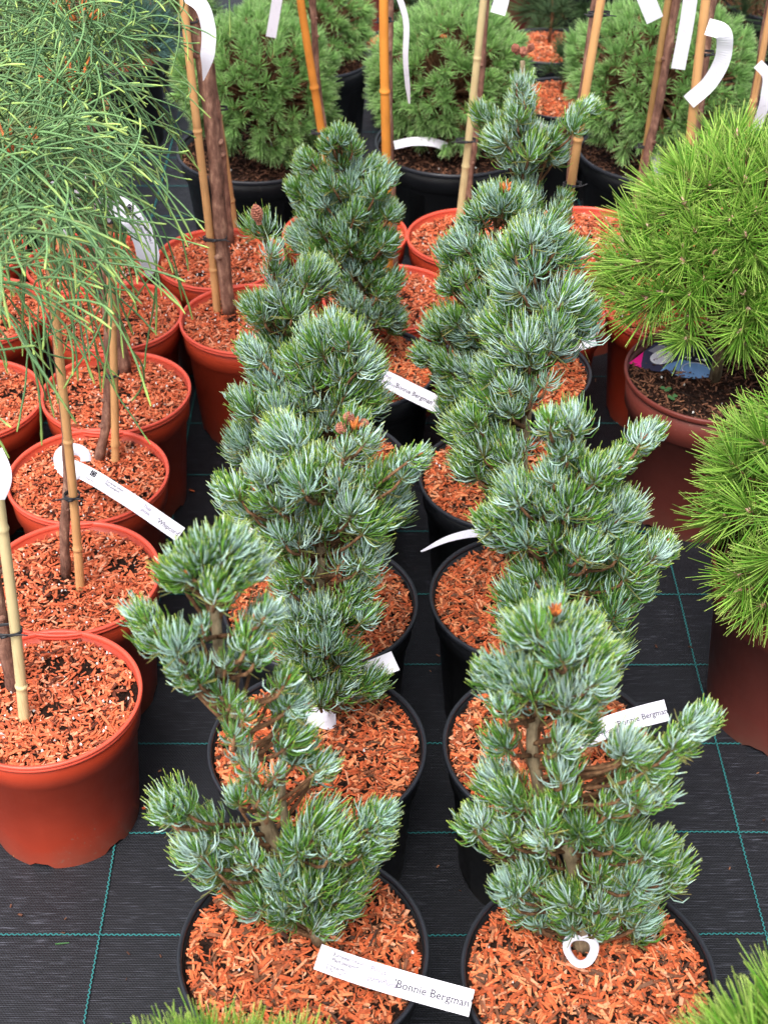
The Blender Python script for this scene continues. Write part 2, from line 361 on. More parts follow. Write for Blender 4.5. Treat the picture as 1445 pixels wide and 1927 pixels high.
def mulch_data(kind, R, var):
    key = (kind, round(R, 3), var)
    if key not in MULCH:
        bare = [(random.uniform(-.7, .7), random.uniform(-.7, .7), random.uniform(.12, .26)) for _ in range(3)]
        if kind == 'orange': V, Fc, M = chip_mesh(3600, R, .008, .025, .0016, .0064, None, 9, .28); mats = ['orange_chips', 'perlite']
        elif kind == 'salmon': V, Fc, M = chip_mesh(3600, R, .007, .02, .002, .006, bare+[(0, -.1, .15), (.75, -.5, .2)], 70, .24); mats = ['salmon_chips', 'perlite']
        else: V, Fc, M = chip_mesh(2200, R, .005, .02, .0014, .004, bare, 12, .35); mats = ['brown_bark', 'perlite']
        # slightly domed soil under the chips
        sv = [(0, 0, .003)]; sf = []; ns = 40; rings = 5
        for i in range(1, rings+1):
            for j in range(ns): sv.append((R*i/rings*cos(2*pi*j/ns)*(1.01 if i == rings else 1), R*i/rings*sin(2*pi*j/ns)*(1.01 if i == rings else 1), random.uniform(-.002, .004) if i < rings else 0))
        me_o = mesh('mulch', V, Fc, mats, smooth=False, mi=M); me = me_o.data
        bpy.data.objects.remove(me_o)
        sf = [(0, 1+j, 1+(j+1) % ns) for j in range(ns)]+[(1+(i-1)*ns+j, 1+i*ns+j, 1+i*ns+(j+1) % ns, 1+(i-1)*ns+(j+1) % ns) for i in range(1, rings) for j in range(ns)]
        so_ = mesh('soil', sv, sf, 'soil', smooth=True); sm = so_.data; bpy.data.objects.remove(so_)
        MULCH[key] = (me, sm)
    return MULCH[key]
def pot(root, R, H, kind='black', mulch='orange', fill=.016, var=0):
    L = root.location
    rib = random.randrange(72)
    if kind == 'brown': prof = [(.80*R, 0), (.905*R, .745*H), (.925*R, .752*H), (.955*R, .765*H), (.972*R, .968*H)]
    elif kind == 'red': prof = [(.79*R, 0), (.90*R, .765*H), (.915*R, .772*H), (.945*R, .785*H), (.968*R, .965*H)]
    else: prof = [(.80*R, 0), (.80*R, .01*H), (.90*R, .775*H), (.91*R, .78*H), (.94*R, .79*H), (.965*R, .968*H)]
    inner = [(.955*R, .97*H), (.93*R, .80*H), (.90*R, .77*H), (.86*R, .5*H), (.0*R+.001, .5*H)]
    nf = 72
    def lift(j, i):
        if i != 0: return 0
        return .007 if ((j+rib) % 12) in (0, 1, 2) else 0
    V, Fc = lathe([(p[0], p[1]) for p in prof]+inner, L, nf, False, lift)
    body = mesh('pot', V, Fc, {'red': 'red_plastic', 'black': 'black_plastic', 'brown': 'brown_plastic'}[kind], root)
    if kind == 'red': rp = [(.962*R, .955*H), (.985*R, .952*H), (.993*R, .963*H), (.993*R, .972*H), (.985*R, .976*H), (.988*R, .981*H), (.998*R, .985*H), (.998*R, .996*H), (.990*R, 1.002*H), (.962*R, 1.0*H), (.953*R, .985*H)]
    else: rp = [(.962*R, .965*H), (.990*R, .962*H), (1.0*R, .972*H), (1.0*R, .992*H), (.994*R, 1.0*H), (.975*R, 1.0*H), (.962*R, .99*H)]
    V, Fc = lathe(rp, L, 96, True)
    sub('rim', V, Fc, {'red': 'red_lit_rim_plastic', 'black': 'black_rim_plastic', 'brown': 'brown_plastic'}[kind], body, root)
    me, sm = mulch_data(mulch, R*.945, var)
    o = bpy.data.objects.new('mulch', me); COL.objects.link(o); o.parent = root; o.location = (0, 0, H-fill); o.rotation_euler.z = random.random()*6.28
    s = bpy.data.objects.new('soil', sm); COL.objects.link(s); s.parent = o; s.location = (0, 0, .001)
    return body

# ---------------------------------------------------------------- blue-green pines
def cone_part(root, p, r, L, axis, name='cone', mat='cone_scale'):
    """a small scaly seed cone"""
    ax = Vector(axis).normalized(); u = ax.orthogonal().normalized(); v = ax.cross(u); B = MB()
    k = 9
    for i in range(k):
        t_ = i/(k-1); rr = r*sin(pi*(.12+.80*t_))**.8; c = Vector(p)+ax*(L*t_)
        for j in range(8):
            a = 2*pi*(j+.5*(i % 2))/8; d = u*cos(a)+v*sin(a); q = (d*1.0+ax*(.35+.9*t_)).normalized(); s = ax.cross(d)
            b0 = c+d*rr*.45; wv = rr*.5+.0006; tp = c+d*rr*1.02+ax*L*.06
            B.add([b0-s*wv*.8, b0+s*wv*.8, tp+s*wv*.55-ax*L*.01, tp+q*rr*.14, tp-s*wv*.55-ax*L*.01, b0+ax*L*.14], [(0, 1, 2, 3), (0, 3, 4), (1, 5, 2), (5, 4, 3, 2), (0, 4, 5)])
    V, Fc = tube([Vector(p)-ax*L*.1, Vector(p)+ax*L*.5, Vector(p)+ax*L*.95], [r*.5, r*.72, r*.2], 8); B.add(V, Fc)
    return B.out(name, mat, root, smooth=False)
def bud_part(root, p, s, axis, name='bud', n=6):
    ax = Vector(axis).normalized(); u = ax.orthogonal().normalized(); v = ax.cross(u); B = MB()
    for i in range(n):
        a = 2*pi*i/max(n-1, 1); d = (ax*1.2+(u*cos(a)+v*sin(a))*(0 if i == n-1 else .75)).normalized()
        L = s*random.uniform(.7, 1.15)*(1.35 if i == n-1 else 1)
        V, Fc = tube([Vector(p), Vector(p)+d*L*.4, Vector(p)+d*L*.8, Vector(p)+d*L], [s*.13, s*.19, s*.1, s*.02], 6); B.add(V, Fc)
    return B.out(name, 'bud_orange', root)

def blue_pine(label, R0, stem_px, blobs, trunks=(), cones=(), buds=(), dense=1.0, Ln=.035, dull=0, var=0, dark=0., pg=.48, slim=.93):
    """R0: pot centre (world), stem_px: trunk pixels base..top, blobs: (x,y,r[,density])"""
    H = .2276; root = thing('potted_pine', label, 'potted pine', (R0[0], R0[1], 0), 'blue-green pines in black pots')
    pot(root, .1395, H, 'black', 'orange', .016, var)
    zs = H-.012; base = az(stem_px[0][0], stem_px[0][1], zs)
    dmax = .075
    v = Vector((base.x-R0[0], base.y-R0[1])); 
    if v.length > dmax: v = v.normalized()*dmax; base = Vector((R0[0]+v.x, R0[1]+v.y, zs))
    Yp = base.y
    tp = [base]+[ay(x, y, Yp) for x, y in stem_px[1:]]
    path = smooth_path(tp, 30); B = MB()
    rad = [.0095*(1-.72*i/29)+.0012 for i in range(30)]
    V, Fc = tube(path, rad, 10, True, 0, .07); B.add(V, Fc)
    for tr in trunks:
        q = smooth_path([path[min(6, 29)] if i == 0 else ay(x, y, Yp) for i, (x, y) in enumerate(tr)], 12)
        V, Fc = tube(q, [.0065*(1-.6*i/11) for i in range(12)], 8, True, 0, .06); B.add(V, Fc)
    PA = np.array([tuple(p) for p in path]); nd = Needles(); tw = MB()
    bl = [(b+(1.,))[:4] for b in blobs]
    # trunk pixel x by row, crown half width by row
    tx = lambda y: np.interp(y, [p[1] for p in stem_px][::-1], [p[0] for p in stem_px][::-1])
    shoots = []
    for (x, y, r, dn) in bl:
        near = [abs(a[0]-tx(a[1]))+a[2]*.5 for a in bl if abs(a[1]-y) < 75]
        hw = max(near+[r]); off = x-tx(y); dpx = sqrt(max(hw*hw-off*off, 0))
        s0 = mpp(ay(x, y, Yp)); dm = min(dpx*s0, .075)
        tgt = random.uniform(.35, 1.0)
        shoots.append((x, y, r, -dm*tgt, dn))
        if dn >= .8 and random.random() < .45: shoots.append((x+random.uniform(-.45, .45)*r, y+random.uniform(-.3, .5)*r, r*.9, -dm*random.uniform(.5, 1.0), dn*.8))
        if dn >= .8:
            shoots.append((x+random.uniform(-.3, .3)*r, y+random.uniform(-.2, .5)*r, r, dm*random.uniform(.2, .9), dn))
            if random.random() < .55: shoots.append((x+random.uniform(-.4, .4)*r, y+random.uniform(0, .6)*r, r*.95, dm*random.uniform(-.3, .3), dn*.8))
    for (x, y, r, dy, dn) in shoots:
        r *= slim*(random.uniform(.74, 1.12) if dn == 1 else 1)
        C = ay(x, y, Yp+dy); R = r*mpp(C); L = min(Ln, R*1.4)
        if C.z < H-.01+R*.35: C.z = H-.01+R*.35
        below = PA[PA[:, 2] < C.z-.01]
        q = below if len(below) else PA[:3]
        j = np.argmin(np.linalg.norm(q-np.array(C), axis=1)+np.abs(q[:, 2]-(C.z-.03-.75*np.hypot(C.x-q[:, 0], C.y-q[:, 1])))*1.5); A0 = Vector(q[j])
        out = Vector((C.x-A0.x, C.y-A0.y, 0)); on = out.length
        out = out.normalized() if on > .004 else Vector((random.uniform(-1, 1), random.uniform(-1, 1), 0)).normalized()
        wz = .9 if on > .03 else 1.5
        if dy < .01: out = Vector((out.x, out.y*.35+.12, 0))
        ax = (out*.9+Vector((0, .42, wz))+Vector((random.uniform(-.38, .38), random.uniform(-.3, .3), random.uniform(-.25, .25)))).normalized()
        La = max(R*1.9-L*.95, .012); B0 = C-ax*(R*.62)
        n = int(138*(R/.03)**1.2*dense*dn); n = max(34, min(n, 240))
        tt = RNG.random(n)**.75
        th = np.radians(86-58*tt+RNG.normal(0, 12, n)).clip(.08, 2.0); azm = RNG.random(n)*2*pi
        d0 = cone_dirs(ax, th, azm); bs = np.array(B0)+np.array(ax)*(tt*La)[:, None]+d0*.002
        bend = d0*.2+np.array(ax)*.95+np.array([0, 0, .3])+RNG.normal(0, .26, (n, 3))
        nd.add(bs, d0, bend, L*random.uniform(.86, 1.12)*RNG.uniform(.75, 1.22, n), RNG.uniform(.0016, .0023, n)*(1 if dn > .7 else .7), random.random()**1.6*(1-dark)+dark, .86, 3, (0, 1, 1) if random.random() > pg+(.22 if y > stem_px[0][1]-300 else 0) and dn > .6 else ((0, 0, 1) if dn > .6 else (0, 1, 1)))
        # older yellowing needles at the base of the shoot
        m_ = int(n*.13); k_ = RNG.integers(0, n, m_)
        nd.add(np.array(B0)+np.array(ax)*(RNG.random(m_)*La*.3)[:, None], nrm(d0[k_]-np.array(ax)*.25), d0[k_]+np.array([0, 0, -.1]), L*RNG.uniform(.7, 1.0, m_), .0014, random.random(), .5, 3, (2, 2, 2))
        # twig
        m1 = A0.lerp(B0, .55)+Vector((0, 0, .002-.1*on)); pth = smooth_path([A0, m1, B0, B0+ax*La], 7)
        V, Fc = tube(pth, [.0026, .0024, .0022, .002, .0019, .0018, .0013], 6, True, 0, .1); tw.add(V, Fc)
        if random.random() < .34 and dn > .7:
            tipp = B0+ax*La
            for _ in range(random.randint(1, 3)):
                d = (ax+Vector((random.uniform(-.5, .5), random.uniform(-.5, .5), random.uniform(-.1, .3)))).normalized()
                V, Fc = tube([tipp-ax*.002, tipp+d*.004, tipp+d*.0085], [.0013, .0017, .0004], 5); tw.add(V, Fc, 1)
    tr = B.out('trunk', 'grey_bark', root)
    o = mesh('branches', np.concatenate(tw.v), tw.f, ['brown_twig', 'bud_orange'], root, True, tw.m)
    nd.out('foliage', ['pine_green', 'pine_glaucous', 'pine_dull'], root)
    for (x, y, rp, lp, axx) in cones:
        c = ay(x, y, Yp-.03); s = mpp(c); cone_part(root, c-Vector(axx).normalized()*lp*s*.5, rp*s, lp*s, axx)
    for (x, y, sp_, axx) in buds:
        c = ay(x, y, Yp-.035); s = mpp(c); bud_part(root, c-Vector(axx)*sp_*s*.4, sp_*s, axx)
    return root, Yp, path

BP = {}
def P(x, y, h=.2276): return az(x, y, h)
BP['L1'] = blue_pine('leaning blue-green pine, round head on a bare stem, front left black pot', Vector((-.08, .961)),
  [(603, 1770), (565, 1660), (505, 1560), (470, 1450), (440, 1350), (415, 1240), (405, 1150), (400, 1080)],
  [(340,1080,46),(385,1045,48),(440,1038,52),(400,1100,48),(465,1072,42),(350,1050,36),(425,1085,50),(375,1075,46),(300,1200,44),(275,1170,32),(335,1215,38),(382,1185,26),(372,1272,48),(345,1255,36),(465,1212,44),(485,1235,34),(500,1160,40),(540,1325,44),(550,1395,46),(530,1285,34),(540,1360,40),
   (440,1390,32,.62),(470,1450,36,.62),(455,1425,30,.62),(490,1500,34,.62),(432,1330,34,.7),(505,1530,34,.62),(460,1350,30,.62),(415,1310,32,.7),(520,1460,30,.62),(425,1250,30,.7),(605,1445,34),(340,1525,46),(318,1530,32),(395,1560,48),(370,1600,44),(410,1640,46),(600,1555,52),(560,1595,48),(640,1590,44),(700,1550,42),(720,1535,30),(690,1600,42),(660,1640,52),(600,1655,56),(530,1650,56),(470,1620,46),(480,1695,46),(540,1715,48),(600,1735,60),(640,1695,44),(450,1505,34),(565,1680,44),(440,1590,40)],
  trunks=[((505,1560),(530,1480),(535,1400),(535,1340))], var=0, pg=.55, slim=.9)
BP['R1'] = blue_pine('silvery pine, orange top buds, white ring at its foot, front right black pot', Vector((.232, .928)),
  [(1095, 1785), (1090, 1690), (1070, 1600), (1020, 1500), (1008, 1450), (1000, 1380), (1035, 1280), (1042, 1180)],
  [(1040,1160,46),(1000,1190,46),(1085,1185,48),(1050,1230,52),(1115,1235,52),(960,1268,52),(918,1262,34),(1000,1290,52),(1070,1310,56),(1110,1290,46),(950,1335,42),(1085,1360,42),(945,1400,44),(1060,1400,40),(935,1465,44),(955,1500,46),(1010,1540,42),(1055,1440,44),(1060,1500,48),(1180,1410,46),(1230,1440,44),(1300,1368,46),(1322,1358,32),(1270,1400,34),(1190,1480,56),(1150,1520,50),(1232,1490,34),(900,1545,40),(950,1570,48),(1020,1590,48),(1090,1560,52),(1160,1580,48),(1230,1600,46),(1270,1638,44),(1200,1660,48),(1130,1640,44),(960,1675,38),(1010,1690,48),(1065,1695,52),(1130,1695,44),(1205,1735,38),(1170,1690,44),(980,1715,34),(1070,1735,42),(1010,1730,36),(1125,1730,38),(1000,1640,46)],
  buds=[(1045, 1150, 26, (0, 0, 1))], var=1)
BP['L2'] = blue_pine('broad blue-green pine topped by three round brown cones, second pot of the left black row', Vector((-.074, 1.264)),
  [(600, 1350), (600, 1250), (600, 1150), (603, 1050), (612, 980), (635, 900), (653, 840), (657, 800)],
  [(650,850,34,.6),(535,830,52),(505,880,44),(570,900,50),(545,950,48),(600,870,44),(640,905,44),(690,920,48),(720,905,44),(755,880,34),(778,862,28),(735,950,44),(660,970,52),(610,980,44),(500,940,44),(445,925,40),(425,915,28),(470,965,34),(520,1000,38),(560,1010,44),(700,990,48),(640,1060,36,.4),(580,1090,32,.4),(530,1040,36),(530,1090,34),(560,1070,36),(690,1050,44),(660,1110,38),(690,1105,34,.5),(560,1160,48),(610,1160,44),(650,1150,44),(688,1160,34),(560,1210,46),(620,1210,48),(655,1240,46),(590,1260,50),(640,1295,44),(690,1290,36),(600,1300,38),(690,830,34,.6),(665,800,30)],
  cones=[(643, 806, 11, 24, (-.3, -.2, 1)), (656, 786, 10, 22, (0, 0, 1)), (684, 798, 10, 20, (.4, 0, 1))], buds=[(670, 800, 26, (.2, 0, 1))], var=2)
BP['R2'] = blue_pine('silvery pine with long arms reaching right, second pot of the right black row', Vector((.225, 1.264)),
  [(1070, 1380), (1060, 1280), (1050, 1180), (1045, 1080), (1050, 990), (1050, 900), (1058, 830), (1065, 790)],
  [(1068,800,42),(1035,800,30),(1060,850,44),(1040,895,38),(1090,880,42),(1125,892,40),(1168,862,30),(1205,832,34),(1218,820,28),(1150,880,26),(965,918,42),(985,930,48),(1020,950,48),(1070,950,48),(1110,960,50),(1160,955,44),(1150,985,46),(940,985,42),(980,1010,48),(1040,1010,48),(1100,1030,48),(1160,1030,46),(1190,1075,42),(1235,1045,40),(1250,1030,28),(1160,1120,46),(1120,1100,52),(1060,1090,48),(990,1080,44),(970,1130,44),(1030,1140,46),(1140,1160,48),(1100,1200,48),(1145,1220,42),(980,1180,40),(1120,1270,46),(1000,1240,46),(1060,1250,48),(915,985,28),(1200,1110,32)],
  cones=[(1068, 790, 12, 26, (0, 0, 1)), (1110, 1020, 11, 22, (.3, -.4, 1))], var=3)
BP['L3'] = blue_pine('compact blue-green pine without cones, third pot of the left black row', Vector((-.078, 1.539)),
  [(612, 1130), (600, 1000), (600, 850), (618, 730), (628, 640)],
  [(630,622,40),(600,650,46),(660,655,46),(685,690,42),(580,700,48),(640,700,44),(545,690,34),(482,668,36),(470,655,26),(505,715,38),(470,765,34),(455,752,24),(520,770,44),(560,760,48),(650,745,52),(690,745,38),(480,820,42),(460,835,34),(520,830,44),(620,790,48),(580,820,48),(520,880,48),(600,880,48),(660,850,44),(560,940,46),(620,960,46),(560,1020,44),(650,920,42)], var=0)
BP['R3'] = blue_pine('loose-needled pine with a bare pale stem and one small top cone, third right black pot', Vector((.217, 1.551)),
  [(1000, 1120), (988, 1000), (982, 860), (990, 780), (1000, 690), (1010, 620), (1010, 520), (1005, 450)],
  [(1010,455,46),(965,470,42),(1048,470,46),(1000,500,46),(1075,478,32),(985,450,36),(1030,440,36),(1015,570,40,.5),(990,610,34,.5),(965,540,42),(1062,560,46),(1085,600,42),(1104,590,28),(1045,610,44),(955,590,46),(935,622,42),(990,640,48),(1045,645,46),(1000,665,42),(960,655,42),(925,700,38),(1000,740,32,.4),(1030,720,28,.4),(975,720,34,.5),(955,722,40),(918,752,46),(890,790,40),(868,808,44),(900,842,48),(945,842,42),(935,890,42),(890,880,40),(1020,800,34,.4),(990,840,30,.4),(960,770,38),(960,930,44),(1000,980,44),(940,960,36)],
  cones=[(1003, 440, 10, 22, (-.1, 0, 1))], Ln=.038, var=1)
BP['L4'] = blue_pine('thin-topped pine with one upright brown cone at its tip, fourth left black pot', Vector((-.083, 1.867)),
  [(606, 880), (580, 800), (560, 700), (540, 610), (522, 530), (505, 460), (488, 415)],
  [(498,432,34,.7),(474,428,30,.7),(512,475,30,.7),(520,505,30,.7),(524,530,32,.7),(528,560,38),(582,528,42),(600,515,30),(500,590,40),(490,575,30),(545,600,48),(562,570,38),(590,632,42),(520,648,38),(560,660,42),(560,700,50),(540,770,50),(560,830,48),(600,760,44)],
  cones=[(484, 403, 11, 34, (-.15, 0, 1))], Ln=.038, var=2)
BP['R4'] = blue_pine('slender dark green pine with an orange bud at its tip, fourth right black pot', Vector((.208, 1.839)),
  [(950, 880), (935, 780), (930, 660), (925, 560), (930, 470), (938, 390)],
  [(942,382,40),(920,375,30),(900,402,32),(962,400,36),(880,448,36),(850,480,32),(905,480,38),(935,500,44),(870,520,38),(845,542,28),(900,560,40),(852,600,38),(825,620,32),(882,640,40),(802,668,26),(840,690,38),(880,700,42),(852,735,38),(890,760,42),(912,640,38),(842,770,28),(905,600,36),(925,720,40),(925,800,40)],
  buds=[(950, 355, 24, (.2, 0, 1))], var=3, dark=.4, pg=.6)
BP['L5'] = blue_pine('dense dark conical pine like a little tower, rearmost pot of the left black row', Vector((-.028, 2.172)),
  [(690, 685), (680, 600), (662, 450), (645, 330), (640, 270)],
  [(640,258,28),(622,270,24),(662,275,26),(640,300,36),(588,308,30),(576,300,24),(610,340,38),(690,318,32),(715,335,30),(660,350,42),(705,358,36),(562,362,30),(590,405,46),(650,410,50),(708,400,42),(572,450,38),(620,475,50),(690,460,50),(725,462,32),(600,430,36),(640,525,46),(700,520,46),(735,535,34),(660,570,40),(718,590,42),(742,600,30),(690,600,42),(735,400,22),(620,380,38),(680,385,38),(660,500,40),(590,500,30),(650,450,40)],
  Ln=.028, dense=1.25, var=0, dark=.7, pg=.62)
BP['R5'] = blue_pine('open-branched pine with a bare spike carrying three tiny cones, rearmost right black pot', Vector((.242, 2.154)),
  [(1010, 685), (1003, 600), (995, 480), (988, 360), (985, 250), (984, 160), (983, 115)],
  [(984,165,28,.7),(984,185,28,.7),(990,215,28,.7),(972,160,20,.6),(983,205,34),(983,245,34),(975,225,28),(920,222,34),(905,215,26),(940,262,34),(1000,285,40),(1040,262,30),(1072,232,28),(1102,205,24),(1090,215,22),(985,312,32),(962,296,32),(1040,285,28),(1062,375,22),(1050,400,22),(985,365,34),(1000,400,36),(990,450,38),(1000,500,40),(1010,560,42),(990,610,42),(1040,430,24)],
  cones=[(970, 92, 8, 17, (-.4, 0, 1)), (984, 97, 8, 18, (0, -.3, 1)), (998, 90, 7, 15, (.5, 0, 1))], Ln=.034, var=1)

# ---------------------------------------------------------------- rosette pines (lime, dwarf, dark)
def rosette_pine(label, cat, c, rad, n, Ln, mats, root, per=70, wd=.0019, spread=(18, 105), up=.35, buds=True, lobes=0., zmin=.02, seg=2, curve=.25, bmat='bud_pale', clear=None):
    nd = Needles(); tw = MB(); c = Vector(c); ga = pi*(3-sqrt(5)); cl = [Vector((random.gauss(0, 1), random.gauss(0, 1), random.gauss(0, 1))).normalized() for _ in range(9)]
    for i in range(n):
        z = 1-1.72*(i+.5)/n; r_ = sqrt(max(0, 1-z*z)); a = ga*i+random.uniform(-.25, .25)
        d = Vector((r_*cos(a), r_*sin(a), z)); k = 1+lobes*max(d.dot(q) for q in cl)-lobes*.5+random.uniform(-.1, .07)
        p = Vector((c.x+d.x*rad[0]*k, c.y+d.y*rad[1]*k, c.z+d.z*rad[2]*k))
        if p.z < min(zmin, c.z) or (clear and p.z < clear[1] and math.hypot(p.x-c.x+clear[2], p.y-c.y) < clear[0]): continue
        ax = (Vector((d.x/rad[0], d.y/rad[1], d.z/rad[2])).normalized()+Vector((random.uniform(-.35, .35), random.uniform(-.35, .35), up+random.uniform(-.2, .3)))).normalized()
        m_ = int(per*random.uniform(.75, 1.2)); tt = RNG.random(m_)
        th = np.radians(spread[1]-(spread[1]-spread[0])*tt**.85+RNG.normal(0, 6, m_)).clip(.05, 2.6); d0 = cone_dirs(ax, th, RNG.random(m_)*2*pi)
        Lx = Ln*random.uniform(.85, 1.1); bs = np.array(p)+np.array(ax)*((tt-.8)*Lx*.45)[:, None]
        nd.add(bs, d0, d0*.8+np.array(ax)*.5+RNG.normal(0, .12, (m_, 3)), Lx*RNG.uniform(.78, 1.08, m_), wd*RNG.uniform(.8, 1.15, m_), random.random(), curve, seg, (0, 0, 1))
        q = c.lerp(p, .35)+Vector((0, 0, -.02)); V, Fc = tube([c+Vector((0, 0, -rad[2]*.8)), q, p-ax*Lx*.35, p], [.005, .0042, .0032, .0022], 5); tw.add(V, Fc)
        if buds:
            for s_ in range(4):
                dd_ = (ax*1.1+Vector((random.uniform(-1, 1), random.uniform(-1, 1), random.uniform(-1, 1)))*.55).normalized() if s_ else ax
                V, Fc = tube([p, p+dd_*.006, p+dd_*(.012 if s_ else .016)], [.0024, .0032, .0007], 6); tw.add(V, Fc, 1)
    nd.out('foliage', mats, root)
    mesh('branches', np.concatenate(tw.v), tw.f, ['brown_twig', bmat], root, True, tw.m)
def shrub(name, label, cat, R, H, kind, mulch, pc, dome, rad, n, Ln, mats, group=None, **k):
    root = thing(name, label, cat, (pc[0], pc[1], 0), group); pot(root, R, H, kind, mulch, .02, k.pop('var', 0))
    V, Fc = tube([(pc[0], pc[1], H-.03), (pc[0]+.004, pc[1], (H+dome[2])/2), (dome[0], dome[1], dome[2])], [.011, .009, .006], 8, True, 0, .1)
    mesh('trunk', V, Fc, 'grey_bark', root); rosette_pine('', '', dome, rad, n, Ln, mats, root, **k); return root
c = az(1345, 700, .275)
H_ROOT = shrub('potted_pine', 'bright lime pine in a large brown pot with a picture card on its mulch', 'potted pine', .153, .275, 'brown', 'brown', c, (c.x+.02, c.y+.0, .45), (.168, .155, .185), 165, .066, ['lime_needle', 'lime_needle_dark'], 'lime green pines', per=80, wd=.0022, up=.3, zmin=.37, lobes=.38, clear=(.14, .42, .12))
c = az(1545, 1060, .28)
shrub('potted_pine', 'nearer of the two big lime pines at the right edge, needles overhanging its brown pot', 'potted pine', .153, .28, 'brown', 'brown', c, (c.x+.045, c.y-.02, .40), (.186, .185, .20), 175, .066, ['lime_needle', 'lime_needle_dark'], 'lime green pines', per=74, wd=.0022, up=.3, zmin=.20, lobes=.36, clear=(.165, .31, .045), var=1)
shrub('potted_pine', 'fine grassy green pine cut off by the bottom right corner', 'potted pine', .14, .25, 'brown', 'brown', (.385, .62), (.385, .62, .455), (.11, .10, .105), 110, .066, ['lime_needle', 'lime_needle_dark'], 'lime green pines', per=64, wd=.0019, up=.7, zmin=.27, buds=False, spread=(8, 60), var=2)
shrub('potted_pine', 'fine grassy green pine peeping over the bottom edge below the left black row', 'potted pine', .14, .25, 'brown', 'brown', (-.115, .60), (-.125, .60, .390), (.105, .10, .10), 120, .066, ['lime_needle', 'lime_needle_dark'], 'lime green pines', per=64, wd=.0019, up=.7, zmin=.27, buds=False, spread=(8, 60), var=2)
# dwarf pines in wide black pots, behind
def dwarf(label, px, dome_px, Yd, r, zc=None, lob=.42, n=290, kind='black', mulch='brown', H=.24, R=.18, var=0, per=54, Ln=.034, mats=('mugo_needle', 'mugo_needle'), wd=.0022, name='dwarf_pine', cat='dwarf pine', grp='dwarf pines in wide black pots', ground_px=None, zmin=None):
    c = az(px[0], px[1], H) if ground_px is None else az(ground_px[0], ground_px[1], 0)
    d = ay(dome_px[0], dome_px[1], c.y+Yd); print('DOME', label[:30], tuple(round(v, 2) for v in c), tuple(round(v, 2) for v in d))
    return shrub(name, label, cat, R, H, kind, mulch, c, tuple(d), r, n, Ln, list(mats), grp, per=per, wd=wd, up=.25, zmin=H+.02 if zmin is None else zmin, lobes=lob, buds=False, seg=2, spread=(8, 78), var=var)
dwarf('round fresh green dwarf pine left of the orange cane, white label at its foot', (483, 278), (484, 165), 0, (.140, .14, .125))
dwarf('round green dwarf pine between the straight orange cane and the pale slanting cane', (853, 266), (845, 155), 0, (.142, .14, .130), var=1)
dwarf('widest green dwarf pine with brownish gaps, behind the two canes on the right', (1235, 279), (1240, 150), 0, (.165, .15, .130), var=2)
dwarf('blurred green dwarf pine at the top edge, half hidden behind the left one', (590, 105), (575, 52), 0, (.13, .13, .12), R=.15, n=200)
# background plants
dwarf('dark drooping long-needled pine above the orange chip pots, top edge right of centre', None, (1085, 22), 0, (.12, .12, .10), ground_px=(1095, 105), R=.13, n=70, per=60, Ln=.085, mats=('dark_needle', 'dark_needle'), name='potted_pine', cat='potted pine', grp='background pines', mulch='orange', zmin=.2)
dwarf('very dark green bushy pine in the top right corner', None, (1420, 40), 0, (.22, .2, .16), ground_px=(1440, 160), R=.15, n=130, per=60, Ln=.07, mats=('dark_needle', 'dark_needle'), name='potted_pine', cat='potted pine', grp='background pines', zmin=.24)
dwarf('dark green pine at the top edge behind the widest dwarf pine', None, (1230, -20), 0, (.2, .18, .14), ground_px=(1240, 60), R=.15, n=120, per=60, Ln=.07, mats=('dark_needle', 'dark_needle'), name='potted_pine', cat='potted pine', grp='background pines', zmin=.24)
dwarf('loose green pine at the top edge behind the middle dwarf pine', None, (800, -5), 0, (.17, .15, .12), ground_px=(800, 62), R=.14, n=110, per=50, Ln=.06, mats=('mugo_needle', 'dark_needle'), name='potted_pine', cat='potted pine', grp='background pines', zmin=.24)
dwarf('stiff blue conifer in the top left corner behind the weeping trees', None, (40, 60), 0, (.14, .14, .12), ground_px=(40, 190), R=.14, n=110, per=50, Ln=.05, mats=('blue_needle', 'dark_needle'), name='blue_conifer', cat='conifer', grp='background pines', zmin=.22)
dwarf('blue-green long-needled pine behind the weeping whips, beside the black pots', None, (235, 95), 0, (.10, .10, .10), ground_px=(238, 262), R=.125, n=60, per=60, Ln=.07, mats=('blue_needle', 'dark_needle'), name='potted_pine', cat='potted pine', grp='background pines', mulch='orange', H=.23, zmin=.24)
dwarf('small green pine with a narrow orange-chip pot, top edge left of the big trunk', None, (330, 20), 0, (.10, .10, .09), ground_px=(262, 150), R=.125, n=60, per=60, Ln=.05, mats=('mugo_needle', 'dark_needle'), name='potted_pine', cat='potted pine', grp='background pines', mulch='orange', H=.23, zmin=.24)
dwarf('brown-mulched black pot with a low dark conifer at the left edge behind the red pots', (-45, 345), (-80, 290), 0, (.12, .12, .10), R=.16, n=90, per=50, Ln=.045, mats=('dark_needle', 'dark_needle'), name='potted_pine', cat='potted pine', grp='background pines')
